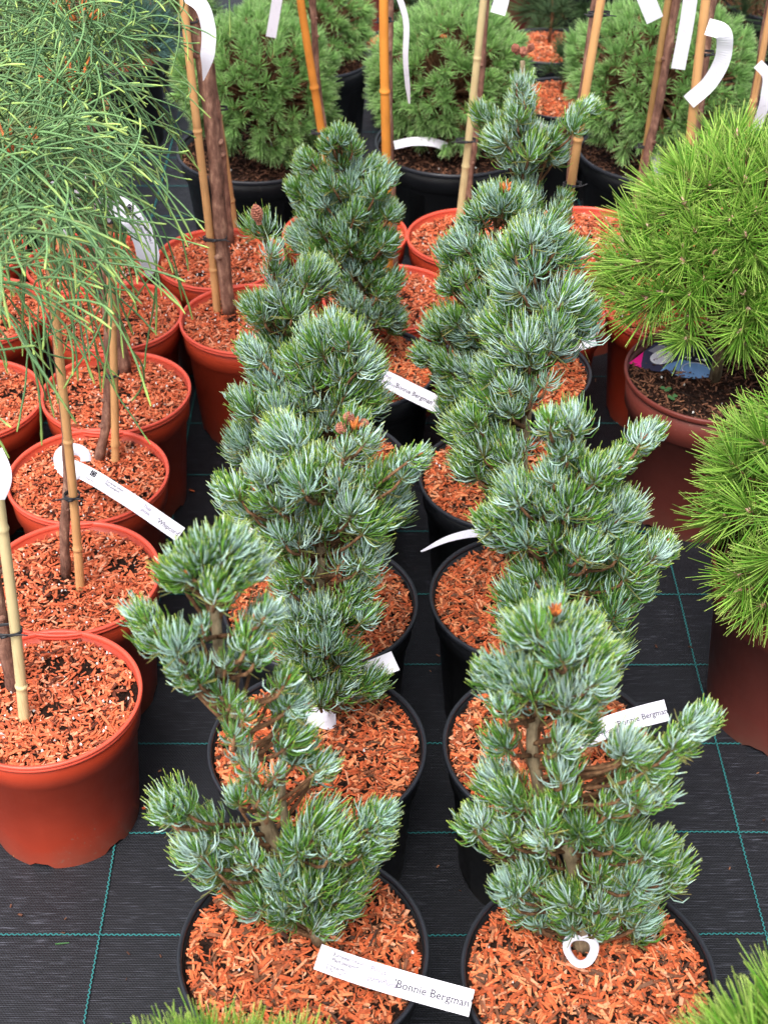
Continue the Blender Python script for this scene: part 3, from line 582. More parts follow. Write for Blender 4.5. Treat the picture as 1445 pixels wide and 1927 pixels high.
def plain(label, px, h, R, H, kind, mulch, var=0, plant=True):
    c = az(px[0], px[1], h); root = thing('potted_seedling', label, 'potted seedling', (c.x, c.y, 0), 'small pots at the back'); pot(root, R, H, kind, mulch, .016, var)
    V, Fc = tube([(c.x, c.y+.04, H-.03), (c.x+.005, c.y+.045, H+.06), (c.x, c.y+.05, H+.12)], [.005, .004, .002], 7); mesh('trunk', V, Fc, 'brown_twig', root)
    nd = Needles()
    for i in range(10):
        p = np.array([c.x+random.uniform(-.03, .03), c.y+.05+random.uniform(-.03, .03), H+.03+.01*i]); a = (p-np.array([c.x, c.y+.05, H-.02])); m_ = 60
        d0 = cone_dirs(a+np.array([0, 0, .03]), np.radians(RNG.uniform(15, 85, m_)), RNG.random(m_)*6.28); nd.add(np.repeat(p[None], m_, 0), d0, d0+np.array([0, 0, .3]), .04*RNG.uniform(.8, 1.1, m_), .0016, random.random(), .4, 2, (0, 0, 0))
    nd.out('foliage', ['dark_needle'], root); return root
plain('black pot of orange chips, farther of the two between the dwarf pines', (1035, 84), .23, .13, .23, 'black', 'orange', 0)
plain('black pot of orange chips right behind the spike with three cones', (1060, 182), .23, .13, .23, 'black', 'orange', 1)
plain('small black pot of orange chips half behind the straight orange cane at the top', (762, 72), .23, .11, .22, 'black', 'orange', 2)
plain('brown pot cut off by the top edge behind the straight orange cane', (712, -95), .27, .10, .27, 'brown', 'brown', 0)
plain('brown pot cut off by the top edge above the three tiny cones', (1010, -95), .27, .13, .27, 'brown', 'brown', 1)

# ---------------------------------------------------------------- red pots with weeping trees
def whips(root, C, n, Lm, spreadxy=(0, 2*pi), part='crown', r=.0011, down=1.05, zmin=0., bias=None):
    nd_v = []; nd_f = []; nd_a = []; cnt = 0; K = 30
    f = np.array([(k*4+j, k*4+(j+1) % 4, (k+1)*4+(j+1) % 4, (k+1)*4+j) for k in range(K-1) for j in range(4)])
    def one(p0, d, L, r0, sh, g):
        nonlocal cnt
        P_ = [np.array(p0, float)]; d = np.array(d, float); st = L/(K-1); curl = RNG.normal(0, .045, 3); 
        for k in range(K-1):
            d = d+np.array([0, 0, -g*st*(1+1.2*k/K)])+curl+RNG.normal(0, .025, 3); d /= np.linalg.norm(d); P_.append(P_[-1]+d*st)
        P_ = np.array(P_); T = nrm(np.gradient(P_, axis=0)); ref = nrm(RNG.normal(size=3)); u = nrm(np.cross(T, ref)); v = np.cross(T, u)
        k = np.arange(K); rr = r0*(1.0+.32*(k % 2))*(np.where(k < K-3, 1, [1]*(K-3)+[1.15, 1.1, .5])); V = np.stack([P_+(u*cos(pi/2*j)+v*sin(pi/2*j))*rr[:, None] for j in range(4)], 1).reshape(-1, 3)
        A = np.ones((K*4, 4)); A[:, 0] = np.repeat(k/(K-1), 4); A[:, 1] = sh; A[:, 2] = RNG.random()
        nd_v.append(V); nd_f.append(f+cnt); nd_a.append(A); cnt += K*4; return P_, T
    for i in range(int(n*.62)):
        a = random.uniform(*spreadxy); el = random.uniform(-.15, 1.1)
        if bias and random.random() < .45: a = random.gauss(bias, .5)
        d = np.array([cos(a)*cos(el), sin(a)*cos(el), sin(el)]); p0 = np.array(C)+np.array([random.gauss(0, .022), random.gauss(0, .022), random.gauss(0, .028)])
        L = Lm*random.uniform(.35, 1.08); sh = random.random()
        P_, T = one(p0, d, L, r, sh, down*random.uniform(5, 10))
        for _ in range(random.choice((1, 1, 2, 3, 4))):
            k = random.randint(6, 22); dd_ = T[k]+RNG.normal(0, .35, 3)+np.array([0, 0, .1]); one(P_[k], dd_/np.linalg.norm(dd_), L*random.uniform(.25, .55), r*.9, sh, down*random.uniform(5, 10))
    o = mesh(part, np.concatenate(nd_v), np.concatenate(nd_f), 'whip_green', root, True)
    a = o.data.attributes.new('ndl', 'FLOAT_COLOR', 'POINT'); a.data.foreach_set('color', np.concatenate(nd_a).astype(np.float32).ravel())
    # orange-brown shoot bases where the whips leave the head
    B = MB()
    for i in range(12):
        a = random.random()*6.28; d = Vector((cos(a)*.6, sin(a)*.6, random.uniform(.2, 1))).normalized(); p = Vector(C)+d*random.uniform(.0, .02)
        V, Fc = tube([p, p+d*.025, p+d*.05+Vector((0, 0, -.003))], [.0024, .002, .0014], 6); B.add(V, Fc)
    B.out('shoot_bases', 'bud_orange', root)
def knotted(path, r0, r1, mat, root, name='trunk', n=26):
    P_ = smooth_path(path, n); B = MB(); rad = [r0+(r1-r0)*i/(n-1) for i in range(n)]
    for i in range(n): rad[i] *= 1+.08*sin(i*2.3)+random.uniform(-.05, .05)
    V, Fc = tube(P_, rad, 12, True, 0, .05); B.add(V, Fc)
    for _ in range(5):
        i = random.randint(3, n-4); d = Vector((random.uniform(-1, 1), random.uniform(-1, .1), .2)).normalized()
        V, Fc = tube([P_[i], P_[i]+d*rad[i]*1.05, P_[i]+d*rad[i]*1.45], [rad[i]*.7, rad[i]*.5, rad[i]*.36], 8); B.add(V, Fc)
    return B.out(name, mat, root)
RED = {}
def red_pot(key, label, px, trunk=None, head=None, n=150, Lm=.3, var=0, tm='red_bark', tr=(.009, .006), **k):
    c = az(px[0], px[1], .23); root = thing('weeping_conifer' if head else 'potted_stem', label, 'weeping tree' if head else 'potted stem', (c.x, c.y, 0), 'grafted trees in red pots')
    pot(root, .1286, .23, 'red', 'salmon', .020, var); RED[key] = root
    if trunk is None: trunk = [c+Vector((.0, .02, -.02)), c+Vector((.01, .02, .3)), c+Vector((0, .02, .62))]
    knotted(trunk, tr[0], tr[1], tm, root)
    if head: whips(root, head, n, Lm, **k)
    return root
def tpath(px, base_z=.212, dy=0., extra=None):
    b = az(px[0][0], px[0][1], base_z); return [b]+[ay(x, y, b.y+dy*(i+1)/len(px)) for i, (x, y) in enumerate(px[1:])]+([Vector(extra)] if extra else [])
red_pot('A1', 'nearest red pot with a pale stake tied to its stem, cut by the left edge', (84, 1308), tpath([(28, 1300), (8, 1200), (-12, 1080), (-45, 880)]), ay(-85, 500, 1.30), 110, .27, 0, tr=(.010, .008))
red_pot('A2', 'second red pot from the front at left, thin dark stem beside a tan stake', (136, 1083), tpath([(125, 1085), (122, 990), (128, 915), (108, 640), (85, 450), (50, 330)]), ay(30, 322, 1.57), 210, .30, 1, tr=(.0072, .006), bias=-.8)
red_pot('A3', 'third red pot from the front in the left row, its label hanging over the rim', (166, 892), tpath([(186, 868), (200, 800), (205, 700), (196, 500), (170, 320), (140, 190)]), ay(135, 195, 1.85), 200, .235, 2, tr=(.0085, .006), bias=-.9)
red_pot('A4', 'fourth red pot from the front at left, thick grey trunk wedge in its soil', (219, 735), tpath([(232, 700), (218, 620), (198, 520), (185, 400), (165, 200), (150, 70)]), ay(150, 60, 2.09), 130, .22, 0, tr=(.016, .007), bias=-1.2)
red_pot('A5', 'fifth red pot from the front in the left row, behind the tan stakes', (214, 592), tpath([(205, 590), (188, 500), (170, 350), (160, 180), (150, 0)]), ay(140, -40, 2.35), 90, .22, 1, tr=(.011, .007))
red_pot('A6', 'rearmost red pot of the left row below the curled hanging label', (171, 491), tpath([(168, 470), (150, 350), (140, 200), (130, -60)]), ay(120, -110, 2.56), 90, .26, 2, tr=(.009, .007))
red_pot('B0', 'sliver of a red pot at the left edge beside the third red pot', (-147, 893), None, ay(-180, 190, 1.84), 60, .26, 0)
red_pot('B1', 'half red pot at the left edge, nearest of the outer row', (-60, 750), None, ay(-90, 170, 2.06), 120, .32, 1)
red_pot('B2', 'half red pot at the left edge below the drooping whips, middle of the outer row', (-41, 583), None, ay(-60, 60, 2.36), 120, .32, 2)
red_pot('B3', 'rearmost red pot at the left edge with only its right side showing', (-72, 471), None, ay(-70, -60, 2.6), 90, .3, 0)
red_pot('C1', 'red pot with a stout knotted trunk and stake, just left of the blue-green pines', (468, 597), tpath([(432, 592), (420, 480), (405, 300), (385, 130), (362, 0)], dy=.01, extra=(-.32, 2.36, .98)), (-.33, 2.36, 1.06), 40, .34, 1, tr=(.013, .013))
red_pot('C2', 'red pot behind the stout knotted trunk, brownish trunk and second stake at its right side', (415, 484), tpath([(432, 462), (425, 400), (410, 250), (392, 120), (375, 0)], dy=.0, extra=(-.35, 2.5, 1.0)), (-.35, 2.5, 1.05), 60, .3, 2, tr=(.012, .010))
red_pot('D1', 'red pot almost hidden behind the dense dark conical pine', (649, 438), tpath([(650, 430), (640, 380), (600, 180), (588, 0)], extra=(-.15, 2.67, 1.05)), (-.15, 2.67, 1.15), 50, .25, 0, tr=(.007, .006))
red_pot('D2', 'red pot right of the dense dark conical pine', (733, 557), tpath([(745, 540), (740, 420), (732, 200), (734, 0)], extra=(.03, 2.42, 1.1)), (.03, 2.42, 1.2), 50, .22, 1, tr=(.007, .006))
red_pot('D3', 'red pot with a pale slanting cane, in front of the middle dwarf pine', (883, 444), tpath([(882, 392), (884, 330), (893, 270), (905, 150), (915, 0)], base_z=.212, extra=(.24, 2.66, 1.05)), (.24, 2.66, 1.15), 50, .22, 2, tr=(.007, .006))
red_pot('E1', 'red pot with an olive cane bending to the right, behind the open-branched pine', (1102, 441), tpath([(1182, 440), (1215, 300), (1236, 210), (1262, 60), (1272, 0)], extra=(.60, 2.7, 1.05)), (.6, 2.7, 1.15), 50, .22, 0, tr=(.009, .007))
red_pot('E2', 'red pot behind the loose-needled pine, with a cane and trunk tied together', (1009, 587), tpath([(1030, 590), (1064, 420), (1082, 260), (1105, 120), (1122, 0)], extra=(.45, 2.38, 1.05)), (.45, 2.38, 1.12), 50, .22, 1, tr=(.009, .007))
red_pot('G', 'dark red pot between the blue-green pines and the lime pine', (1265, 577), tpath([(1290, 560), (1308, 280), (1325, 120), (1340, 0)], extra=(.62, 2.38, 1.05)), (.62, 2.38, 1.12), 50, .22, 2, tr=(.008, .007))
red_pot('F1', 'red pot hidden behind the lime pine, only its leaning trunk and label showing', (1350, 441), tpath([(1370, 430), (1400, 280), (1425, 150), (1450, 0)], extra=(.85, 2.68, 1.05)), (.85, 2.68, 1.12), 50, .22, 0, tr=(.009, .008))

# ---------------------------------------------------------------- bamboo canes with ties
def cane(label, px, mat, w_px=None, r=.0062, dy=0., base_z=.205, ties=(), nodes=3, off=-.014, topy=True, ext=.25):
    b = az(px[0][0], px[0][1], base_z+.007); b = b+Vector((0, 0, -.03)); Y = b.y+off*0
    top = ay(px[1][0], px[1][1], Y+dy); d = (top-b).normalized(); top = top+d*ext
    root = thing('bamboo_cane', label, 'bamboo cane', b, 'bamboo canes staking the stems')
    L = (top-b).length; n = 46; pts = []; rad = []; nk = [L*(i+.6)/(nodes+.3)+random.uniform(-.05, .05) for i in range(nodes)]; s = d.orthogonal().normalized()
    hs_ = sorted(set([L*i/n for i in range(n+1)]+[a+e for a in nk for e in (-.006, -.0025, 0, .0025, .006)])); hs_ = [h for h in hs_ if 0 <= h <= L]
    for h in hs_:
        pts.append(b+d*h+s*(.002*sin(h*9))); e = min(abs(h-a) for a in nk)
        rad.append(r*(1-.18*h/L)*(1.20 if e < .001 else (1.10 if e < .003 else (.97 if e < .0065 else 1))))
    V, Fc = tube(pts, rad, 14, True, 0, .008); mesh('cane_shaft', V, Fc, mat, root)
    for (x, y, wr) in ties:
        c = ay(x, y, Y+dy*.5); B = MB(); ww = wr*mpp(c); ax_ = d
        for k in range(3):
            z = (k-1)*.0022; pp = [c+cr2*(ww*cos(a))+Vector((0, 1, 0))*(.011*sin(a))+ax_*(z+.0015*sin(a*1.5+k)) for a in np.linspace(0, 2*pi, 22)]
            V, Fc = tube(pp, .0011, 6); B.add(V, Fc)
        for sgn in (-1, 1):
            e = c+cr2*(sgn*ww*.95)+Vector((0, -.008, 0)); V, Fc = tube([c+Vector((0, -.011, 0)), e, e+cr2*(sgn*random.uniform(.004, .012))+Vector((0, -.004, random.uniform(-.004, .008)))], [.0016, .0012, .0009], 6); B.add(V, Fc)
        V, Fc = tube([c+Vector((-.003, -.0125, -.001)), c+Vector((.0, -.0145, .0015)), c+Vector((.0035, -.0125, .001))], .0021, 7); B.add(V, Fc)
        B.out('tie', 'tie_rubber', root)
    return root
cane('pale yellowish cane in the nearest red pot at the left edge', [(43, 1356), (2, 960)], 'bamboo_pale', r=.0073, ties=[(12, 1186, 30)])
cane('tan cane in the second red pot, tied to the thin dark stem', [(149, 1110), (108, 600)], 'bamboo_tan', r=.0066, ties=[(136, 932, 14)], ext=.2)
cane('tan cane in the third red pot just right of the hanging label', [(214, 872), (206, 400)], 'bamboo_tan', r=.0068, ties=[(212, 703, 12), (212, 412, 16)], ext=.17)
cane('thin tan cane in the fourth red pot behind the wedge of grey trunk', [(240, 700), (190, 420)], 'bamboo_tan', r=.0062, ties=[(192, 545, 14)], ext=.1)
cane('tan cane rising through the whips from the fifth red pot', [(212, 580), (160, 300)], 'bamboo_tan', r=.0062, ext=.1)
cane('tan cane at the back left near the paired white labels', [(130, 520), (78, 320)], 'bamboo_tan', r=.0066, ext=.1)
cane('tan cane in front of the stout knotted trunk', [(410, 588), (350, 30)], 'bamboo_tan', r=.0078, dy=-.03, ties=[(405, 448, 22), (352, 40, 20)])
cane('tan cane leaning right behind the stout knotted trunk', [(444, 440), (392, 100)], 'bamboo_tan', r=.0085, dy=.0, ties=[(408, 204, 20)])
cane('slanting bright orange cane with dark streaks behind the conical pine', [(636, 440), (567, 0)], 'bamboo_orange', r=.0085, dy=-.05, ties=[(600, 248, 14)])
cane('straight upright bright orange cane right of the conical pine', [(731, 560), (723, 0)], 'bamboo_orange', r=.0088, dy=-.05, ties=[(723, 38, 13)])
cane('pale straw cane slanting in front of the middle dwarf pine', [(858, 442), (911, 0)], 'bamboo_pale', r=.0078, dy=-.03, ties=[(876, 264, 18)])
cane('tan cane tied to a trunk right of the three tiny cones', [(1030, 600), (1131, 0)], 'bamboo_tan', r=.0082, dy=-.05, ties=[(1126, 26, 20), (1076, 347, 17)])
cane('olive cane bending up to the right in front of the widest dwarf pine', [(1190, 425), (1258, 0)], 'bamboo_olive', r=.0080, dy=-.03, ties=[(1216, 274, 16)])
cane('light tan cane with the big looped white label on the right', [(1263, 580), (1328, 0)], 'bamboo_tan', r=.0088, dy=-.05, ties=[(1326, 100, 16)])
cane('cane with the leaning trunk at the right edge', [(1368, 440), (1442, 60)], 'bamboo_tan', r=.0070, dy=-.02, ties=[(1405, 238, 14)])

# ---------------------------------------------------------------- plant labels
def text_mesh(body, size):
    cu_ = bpy.data.curves.new('t', 'FONT'); cu_.body = body; cu_.size = size; cu_.resolution_u = 2; cu_.offset = size*.018
    ob = bpy.data.objects.new('t', cu_); COL.objects.link(ob); dg = bpy.context.evaluated_depsgraph_get()
    me = bpy.data.meshes.new_from_object(ob.evaluated_get(dg)); V = [tuple(v.co) for v in me.vertices]; Fc = [tuple(p.vertices) for p in me.polygons]
    bpy.data.objects.remove(ob); bpy.data.curves.remove(cu_); bpy.data.meshes.remove(me); return V, Fc
def ribbon(label, pts, wid, texts=(), flags=(), ring=None, face=None, roll=0., group='white plant labels', wprof=None):
    """pts: world centre line; wid metres; texts (string, s, t, size, mat[, angle]); s from start along, t across"""
    n = 40; P_ = smooth_path(pts, n); org = P_[0]; root = thing('plant_label', label, 'plant label', org, group)
    T = [(P_[min(i+1, n-1)]-P_[max(i-1, 0)]).normalized() for i in range(n)]; Wv = []; Nv = []
    for i in range(n):
        tocam = (CAMP-P_[i]).normalized() if face is None else Vector(face)
        wv = tocam.cross(T[i]).normalized(); wv = Matrix.Rotation(roll*(i/(n-1)), 3, T[i]) @ wv; Wv.append(wv); Nv.append(T[i].cross(wv).normalized())
    S = [0]
    for i in range(1, n): S.append(S[-1]+(P_[i]-P_[i-1]).length)
    V = []; th = .00022
    for i in range(n):
        hw = wid/2*(wprof(i/(n-1)) if wprof else 1)
        for a, b_ in ((-1, 1), (1, 1), (1, -1), (-1, -1)): V.append(P_[i]+Wv[i]*hw*a+Nv[i]*th*b_)
    Fc = [(4*i+j, 4*i+(j+1) % 4, 4*(i+1)+(j+1) % 4, 4*(i+1)+j) for i in range(n-1) for j in range(4)]+[(0, 1, 2, 3), tuple(4*(n-1)+j for j in (3, 2, 1, 0))]
    body = mesh('label_strip', V, Fc, 'label_plastic', root, smooth=False)
    def at_(s, t_, lift=.0005):
        s = min(max(s, 0), S[-1]-1e-5); i = min(max(np.searchsorted(S, s)-1, 0), n-2); x = (s-S[i])/(S[i+1]-S[i])
        return P_[i].lerp(P_[i+1], x)+Wv[i].lerp(Wv[i+1], x)*t_+Nv[i].lerp(Nv[i+1], x)*lift
    tot = S[-1]
    for tx_ in texts:
        s_, s0, t0, size, mat = tx_[:5]; ang = tx_[5] if len(tx_) > 5 else 0; V, Fc = text_mesh(s_, size); s0 = s0*tot; q = []
        for (x, y, z) in V:
            if ang: x, y = x*cos(ang)-y*sin(ang), x*sin(ang)+y*cos(ang)
            q.append(at_(s0+x, t0*wid+y))
        sub('lettering', q, Fc, mat, body, root, smooth=False)
    for (s0, t0, fw_, fh) in flags:
        s0 *= tot; q = [at_(s0+a*fw_/6, t0*wid+b_*fh, .0004) for a in range(7) for b_ in (0, 1)]; fo = sub('flag_print', q, [(2*i, 2*i+2, 2*i+3, 2*i+1) for i in range(6)], 'flag_ink', body, root, smooth=False)
        q = []; Fs = []
        for k in range(12):
            a = 2*pi*k/12; cx = s0+fw_/2+cos(a)*fh*.32; cy = t0*wid+fh/2+sin(a)*fh*.32; b0 = len(q); q += [at_(cx+cos(g)*fh*.05, cy+sin(g)*fh*.05, .0007) for g in (0, 1.57, 3.14, 4.71)]; Fs.append((b0, b0+1, b0+2, b0+3))
        o = mesh('star_ring', q, Fs, 'label_plastic', root, smooth=False); o.parent = body
    return root
BBT = lambda s1, s2, k=1.: [("Pinus", s1, .12, .0088*k, 'grey_ink'), ("parviflora", s1, -.22, .0088*k, 'grey_ink'), ("'Bonnie Bergman'", s2-.035, -.18, .0122*k, 'ink')]
PP = lambda s: [("European Union /", s, .22, .0058, 'ink'), ("Plant passport", s, .02, .0058, 'ink'), ("A Pinus parviflora", s-.02, -.2, .0036, 'ink'), ("B NL-727211326", s-.02, -.3, .0036, 'ink'), ("C 6742  D NL", s-.02, -.4, .0036, 'ink')]
ribbon("long white 'Bonnie Bergman' label lying out over the rim of the nearest left black pot", [az(598, 1800, .236), az(660, 1822, .244), az(760, 1853, .250), az(887, 1888, .252)], .0275, BBT(.36, .56)+PP(.1))
ribbon("white 'Bonnie Bergman' label sticking up at the rim behind the second left black pot's pine", [az(630, 1310, .262), az(680, 1272, .280), az(744, 1243, .290)], .0265, [("'Bonnie Bergman'", .02, -.18, .0105, 'ink')])
ribbon("white 'Bonnie Bergman' label spanning from the rearmost left black pot to the dark right pine", [az(660, 690, .25), az(722, 712, .262), az(775, 738, .262), az(832, 765, .258)], .0285, BBT(.38, .56, .95))
ribbon("white 'Bonnie Bergman' label over the right side of the second right black pot", [az(1085, 1392, .27), az(1140, 1369, .290), az(1200, 1350, .295), az(1254, 1336, .292)], .0265, [("Pinus", .17, .08, .0072, 'grey_ink'), ("parviflora", .17, -.26, .0072, 'grey_ink'), ("'Bonnie Bergman'", .42, -.16, .0106, 'ink')])
ribbon("white label edge seen above the rearmost right black pot of orange chips", [az(1010, 678, .27), az(1060, 655, .30), az(1119, 636, .30)], .0265, [("Bergman'", .60, .02, .0090, 'grey_ink')])
ribbon("greyish label seen nearly edge-on, curling left over the rim of the third right black pot", [az(960, 1015, .240), az(905, 1003, .252), az(850, 1012, .256), az(792, 1038, .256)], .013, roll=.9, wprof=lambda a: 1-.75*a**4)
ribbon("tip of a white label just left of the second left pine's lower branches", [az(560, 1000, .25), az(500, 994, .258), az(446, 1000, .258)], .011)
def ring_label(label, cx, cy, Y, r, wid, tilt=.5, arc=(0, 2*pi)):
    c = ay(cx, cy, Y); n = 40; root = thing('plant_label', label, 'plant label', c, 'white plant labels'); V = []
    X = Vector((1, 0, 0)); Z = Vector((0, cos(tilt), sin(tilt))); A = X.cross(Z)
    for i in range(n):
        a = arc[0]+(arc[1]-arc[0])*i/(n-1); d = X*cos(a)+Z*sin(a); p = c+d*r*(1+.06*sin(3*a))
        for q, t_ in ((-1, 0), (1, 0), (1, 1), (-1, 1)): V.append(p+A*(wid*.22*q+.0004*t_)+d*(q*wid*.42))
    Fc = [(4*i+j, 4*i+(j+1) % 4, 4*(i+1)+(j+1) % 4, 4*(i+1)+j) for i in range(n-1) for j in range(4)]
    mesh('label_strip', V, Fc, 'label_plastic', root); return root
ring_label('white label looped like a ring round the foot of the nearest right pine', 1092, 1786, .945, .0150, .011, .45)
ribbon('crumpled white label bunched at the foot of the second left pine', [az(575, 1362, .226), az(595, 1348, .236), az(615, 1356, .232), az(632, 1350, .228)], .024, roll=.5)
TW = lambda: [("European Union /", .34, .20, .0052, 'ink'), ("Plant passport", .34, .0, .0052, 'ink'), ("A Thuja plicata", .18, -.25, .0034, 'ink'), ("B NL-727211326", .18, -.36, .0034, 'ink'), ("Thuja", .66, .12, .0068, 'grey_ink'), ("plicata", .66, -.16, .0068, 'grey_ink'), ("'Whipcord'", .80, -.20, .0105, 'ink')]
ribbon("white 'Whipcord' label hanging over the rim of the third red pot", [az(108, 868, .30), az(150, 885, .285), az(235, 935, .265), az(340, 1006, .25)], .0235, TW(), [(.22, .02, .010, .009)])
ring_label("white loop of label round the tan cane in the second red pot", 138, 868, 1.66, .018, .020, .9, (0, 5.2))
ribbon('white label with a black flag print, curling down to a point among the whips', [ay(190, 405, 1.78), ay(215, 382, 1.74), ay(245, 405, 1.72), ay(270, 445, 1.72), ay(280, 485, 1.72), ay(283, 525, 1.73)], .030, [("European Union /", .52, .2, .0052, 'ink'), ("Plant passport", .52, .03, .0052, 'ink'), ("A Thuja plicata", .50, -.2, .0034, 'ink')], [(.42, .05, .009, .009)], wprof=lambda a: 1 if a < .8 else 1-(a-.8)*4.2)
ribbon('white label among the whips, upper of the pair by the tan canes', [ay(132, 235, 2.2), ay(120, 262, 2.2), ay(100, 300, 2.2)], .018)
ribbon('white label hanging among the whips near the left red pots', [ay(102, 318, 2.1), ay(84, 370, 2.1), ay(74, 430, 2.1)], .018)
ribbon('white label lying level across two canes among the whips', [ay(158, 345, 2.15), ay(178, 330, 2.15), ay(198, 318, 2.15)], .022)
ribbon('narrow white label hanging between canes left of the curled flag label', [ay(148, 360, 2.2), ay(130, 400, 2.2), ay(118, 450, 2.2)], .014)
ribbon('white label at the left edge above the nearest red pots', [ay(-14, 850, 1.25), ay(2, 885, 1.24), ay(2, 940, 1.24)], .022, wprof=lambda a: 1-.6*a**3)
ribbon('bunched white label hanging down the stout knotted trunk at the top', [ay(352, -10, 2.22), ay(380, 12, 2.2), ay(392, 50, 2.2), ay(390, 110, 2.2), ay(383, 152, 2.21)], .022, wprof=lambda a: 1 if a < .7 else 1-(a-.7)*3.1)
ribbon('white strip label hanging from the top edge over the left dwarf pine', [ay(528, -40, 2.8), ay(520, 10, 2.8), ay(510, 70, 2.8)], .020)
ribbon('thin white ribbon label twisting down in front of the middle dwarf pine', [ay(750, -10, 2.55), ay(763, 35, 2.55), ay(763, 110, 2.55), ay(770, 195, 2.56)], .0105, roll=.8, wprof=lambda a: 1 if a < .85 else 1-(a-.85)*4)
ribbon('white label bent along the soil under the middle dwarf pine', [ay(742, 273, 2.98), ay(780, 266, 2.97), ay(815, 268, 2.97), ay(840, 276, 2.98)], .018)
ribbon('white label end hanging from the top edge left of the three tiny cones', [ay(950, -40, 2.5), ay(942, 5, 2.5), ay(936, 26, 2.5)], .026)
ribbon("white 'Whipcord' label end hanging from the top edge over the widest dwarf pine", [ay(1190, -60, 2.5), ay(1212, -10, 2.5), ay(1232, 38, 2.5)], .030, [("Whipcord", .05, -.15, .0115, 'grey_ink')])
ribbon('long white label hanging beside the brown trunk, middle right at the top', [ay(1300, -15, 2.55), ay(1292, 40, 2.55), ay(1275, 130, 2.55)], .025)
ribbon('white label looping over and trailing down left from the light tan cane', [ay(1330, 50, 2.32), ay(1358, 60, 2.30), ay(1362, 95, 2.31), ay(1335, 155, 2.33), ay(1295, 192, 2.35)], .026)
ribbon('white label hanging by the leaning trunk at the right edge', [ay(1425, 120, 2.5), ay(1442, 140, 2.5), ay(1440, 180, 2.5), ay(1420, 248, 2.52)], .018)
ribbon('small white label tied low on the widest dwarf pine stem', [ay(1230, 285, 2.95), ay(1234, 310, 2.94), ay(1245, 335, 2.94)], .020)
ribbon('crumpled white label at the foot of the left dwarf pine', [ay(495, 285, 3.0), ay(510, 268, 2.99), ay(528, 280, 3.0)], .020, roll=.5)
ribbon('white label corner behind the spike of the open-branched pine', [ay(1000, 232, 3.2), ay(1012, 240, 3.2), ay(1035, 250, 3.2)], .026, [("Pinus", .15, -.1, .011, 'grey_ink')])
# picture card in the brown pot
def card():
    c = [az(1183, 684, .262), az(1222, 637, .285), az(1340, 668, .290), az(1338, 712, .262)]
    o0, ux, uy = c[0], (c[3]-c[0]), (c[1]-c[0]); nrm_ = ux.cross(uy).normalized()
    if nrm_.z < 0: nrm_ = -nrm_
    root = thing('picture_label', 'glossy picture card with a pink corner and white badge in the big brown pot', 'picture label', o0)
    def q(u, v, l=0.): return o0+ux*u+uy*v+nrm_*l
    edge = [(0, 0), (.12, -.06), (.26, -.10), (.38, -.10), (.47, .02), (.55, -.10), (.68, -.16), (.82, -.14), (.98, .02), (1, .35), (.96, 1), (.5, 1.05), (.16, 1.0), (.10, .9)]
    n = len(edge); V = [q(u, v, .0004) for u, v in edge]+[q(u, v, -.0004) for u, v in edge]
    body = mesh('card', V, [tuple(range(n)), tuple(range(2*n-1, n-1, -1))]+[(i, (i+1) % n, n+(i+1) % n, n+i) for i in range(n)], 'print_navy', root, smooth=False)
    def patch(name, pts, mat, l): sub(name, [q(u, v, l) for u, v in pts], [tuple(range(len(pts)))], mat, body, root, smooth=False)
    patch('pink_corner', [(.0, .0), (.12, -.06), (.17, -.075), (.13, .08), (.09, .3), (.055, .48)], 'print_magenta', .0008)
    patch('picture', [(.40, -.09), (.47, .02), (.55, -.09), (.68, -.15), (.82, -.13), (.97, .03), (.97, .3), (.75, .42), (.52, .45), (.42, .2)], 'print_sky', .0008)
    patch('picture', [(.09, .55), (.16, .85), (.26, .8), (.20, .5)], 'print_grey', .0008)
    patch('picture', [(.55, .5), (.92, .4), (.94, .95), (.6, .98)], 'print_dark', .0009)
    patch('badge', [(.25+.13*cos(a)+.05, .40+.26*sin(a)) for a in np.linspace(0, 2*pi, 22)[:-1]], 'label_plastic', .0013)
    T, Fc = text_mesh('Pjorna', 1.); mw = max(v[0] for v in T); a0 = .8
    sub('lettering', [q(.245+(x/mw*.15)*.6+y*-.03, .22+(x/mw)*.34+y*.06, .0018) for x, y, z in T], Fc, 'print_purple', body, root, smooth=False)
    T, Fc = text_mesh('us c4', 1.); mw = max(v[0] for v in T)
    sub('lettering', [q(.50+x/mw*.30, .52+y*.13, .0016) for x, y, z in T], Fc, 'label_plastic', body, root, smooth=False)
    pp = [q(u, v, .002) for u, v in ((.70, .02), (.62, .10), (.60, .22), (.66, .38), (.74, .42), (.84, .38))]; V, Fc = tube(smooth_path(pp, 16), .0006, 5); sub('outline_print', V, Fc, 'label_plastic', body, root)
card()
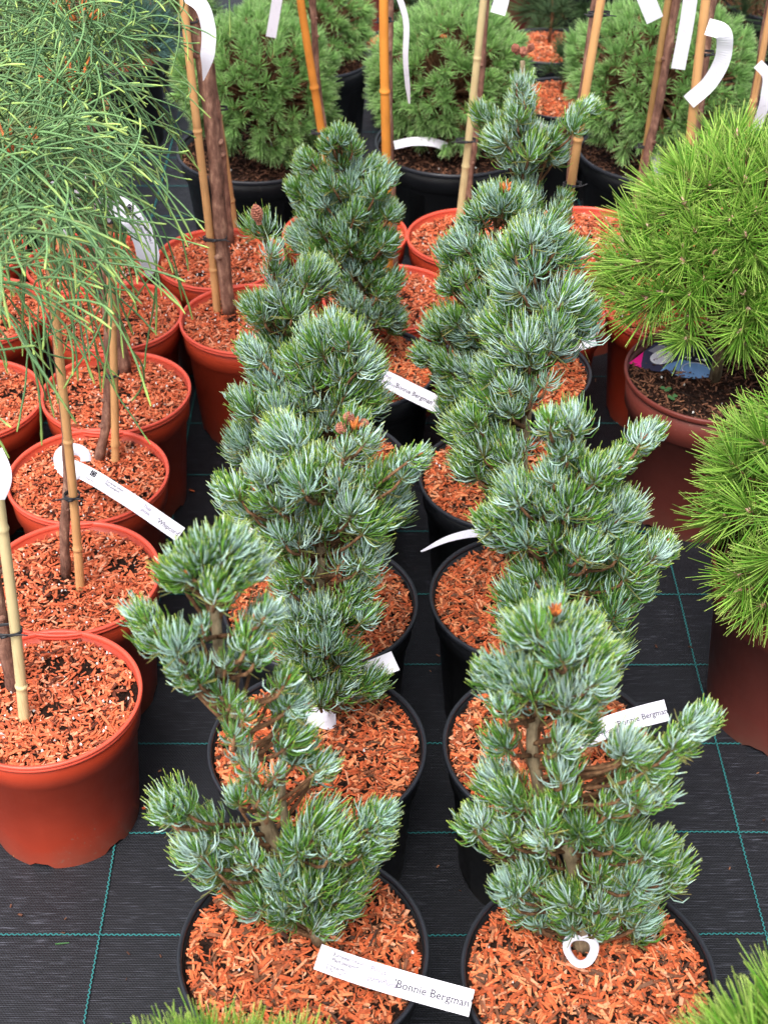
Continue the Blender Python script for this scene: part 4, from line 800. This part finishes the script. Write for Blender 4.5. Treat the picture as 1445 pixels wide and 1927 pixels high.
# weeds in the brown pot, fallen bits on the cloth
for (x, y) in ((1252, 732), (1266, 748)):
    p = az(x, y, .265); B = MB()
    for k in range(3):
        a = 2*pi*k/3+random.random(); d = Vector((cos(a), sin(a), .15)); s = Vector((-sin(a), cos(a), 0)); r = .009
        B.add([p, p+d*r*.5+s*r*.5, p+d*r*1.1+s*r*.35, p+d*r*.95, p+d*r*1.1-s*r*.35, p+d*r*.5-s*r*.5], [(0, 1, 2, 3), (0, 3, 4, 5)])
    V, Fc = tube([p+Vector((0, 0, -.02)), p], .0008, 5); B.add(V, Fc)
    o = B.out('clover', 'leaf_green', None, False, org=tuple(p)); o['label'] = 'small clover seedling in the brown pot, ' + ('upper of the two' if y == 732 else 'lower of the two'); o['category'] = 'seedling'; o['group'] = 'clover seedlings'
LIT = MB()
bits = [('dry needle pair lying on the cloth below the nearest red pot', 40, 1611, .02, .0012, 0., 'bamboo_tan'), ('thin green needle lying on the cloth by the left marker line', 118, 1776, .018, .0010, .1, 'leaf_green'), ('orange chip on the cloth right of the third red pot', 362, 924, .011, .004, -.4, 'orange_chips'),
        ('small dark red chip on the cloth beside the nearest red pot', 272, 1521, .006, .004, .3, 'orange_chips'), ('dry stalk on the cloth right of the rearmost right black pot', 1120, 716, .012, .0012, 1.4, 'bamboo_tan')]
for lab, x, y, L, wd, a, mt in bits:
    p = az(x, y, .003); d = Vector((cos(a), sin(a), 0))*L; s = Vector((-sin(a), cos(a), 0))*wd
    B = MB(); V = [p-d*.5-s*.3, p-d*.1-s*.5, p+d*.5-s*.15, p+d*.45+s*.2, p+d*.0+s*.5, p-d*.48+s*.3]; B.add(V+[v+Vector((0, 0, .0016)) for v in V], [(0, 1, 2, 3, 4, 5)[::-1], tuple(range(6, 12))]+[(i, (i+1) % 6, 6+(i+1) % 6, 6+i) for i in range(6)])
    o = B.out('chip' if 'chip' in mt else 'dry_needle', mt, None, False, org=tuple(p)); o['label'] = lab; o['category'] = 'litter'
for i in range(34):
    q = [(80, 1700), (300, 1500), (820, 1620), (1330, 1660), (1300, 1220), (1180, 930), (360, 860), (250, 1830), (800, 1240), (310, 330), (1390, 1500)][i % 11]
    p = az(q[0]+random.uniform(-70, 70), q[1]+random.uniform(-60, 60), .003); a = random.random()*6.28; L = random.uniform(.003, .008); wd = L*random.uniform(.2, .5); d = Vector((cos(a), sin(a), 0))*L; s = Vector((-sin(a), cos(a), 0))*wd
    V = [p-d*.5-s*.4, p+d*.3-s*.5, p+d*.5+s*.3, p-d*.4+s*.5]; V += [v+Vector((0, 0, .0012)) for v in V]
    LIT.add(V, [(3, 2, 1, 0), (4, 5, 6, 7), (0, 1, 5, 4), (1, 2, 6, 5), (2, 3, 7, 6), (3, 0, 4, 7)])
o = LIT.out('bark_crumbs', 'brown_bark', None, False); o['kind'] = 'stuff'; o['label'] = 'tiny bark crumbs scattered over the black cloth'
p = ay(823, 66, 3.06); V, Fc = tube([p, p+Vector((.012, 0, -.002)), p+Vector((.026, 0, -.006))], [.002, .005, .002], 6)
o = mesh('chip', V, Fc, 'orange_chips', None, False, org=tuple(p)); o['label'] = 'single orange chip caught on top of the middle dwarf pine'; o['category'] = 'litter'
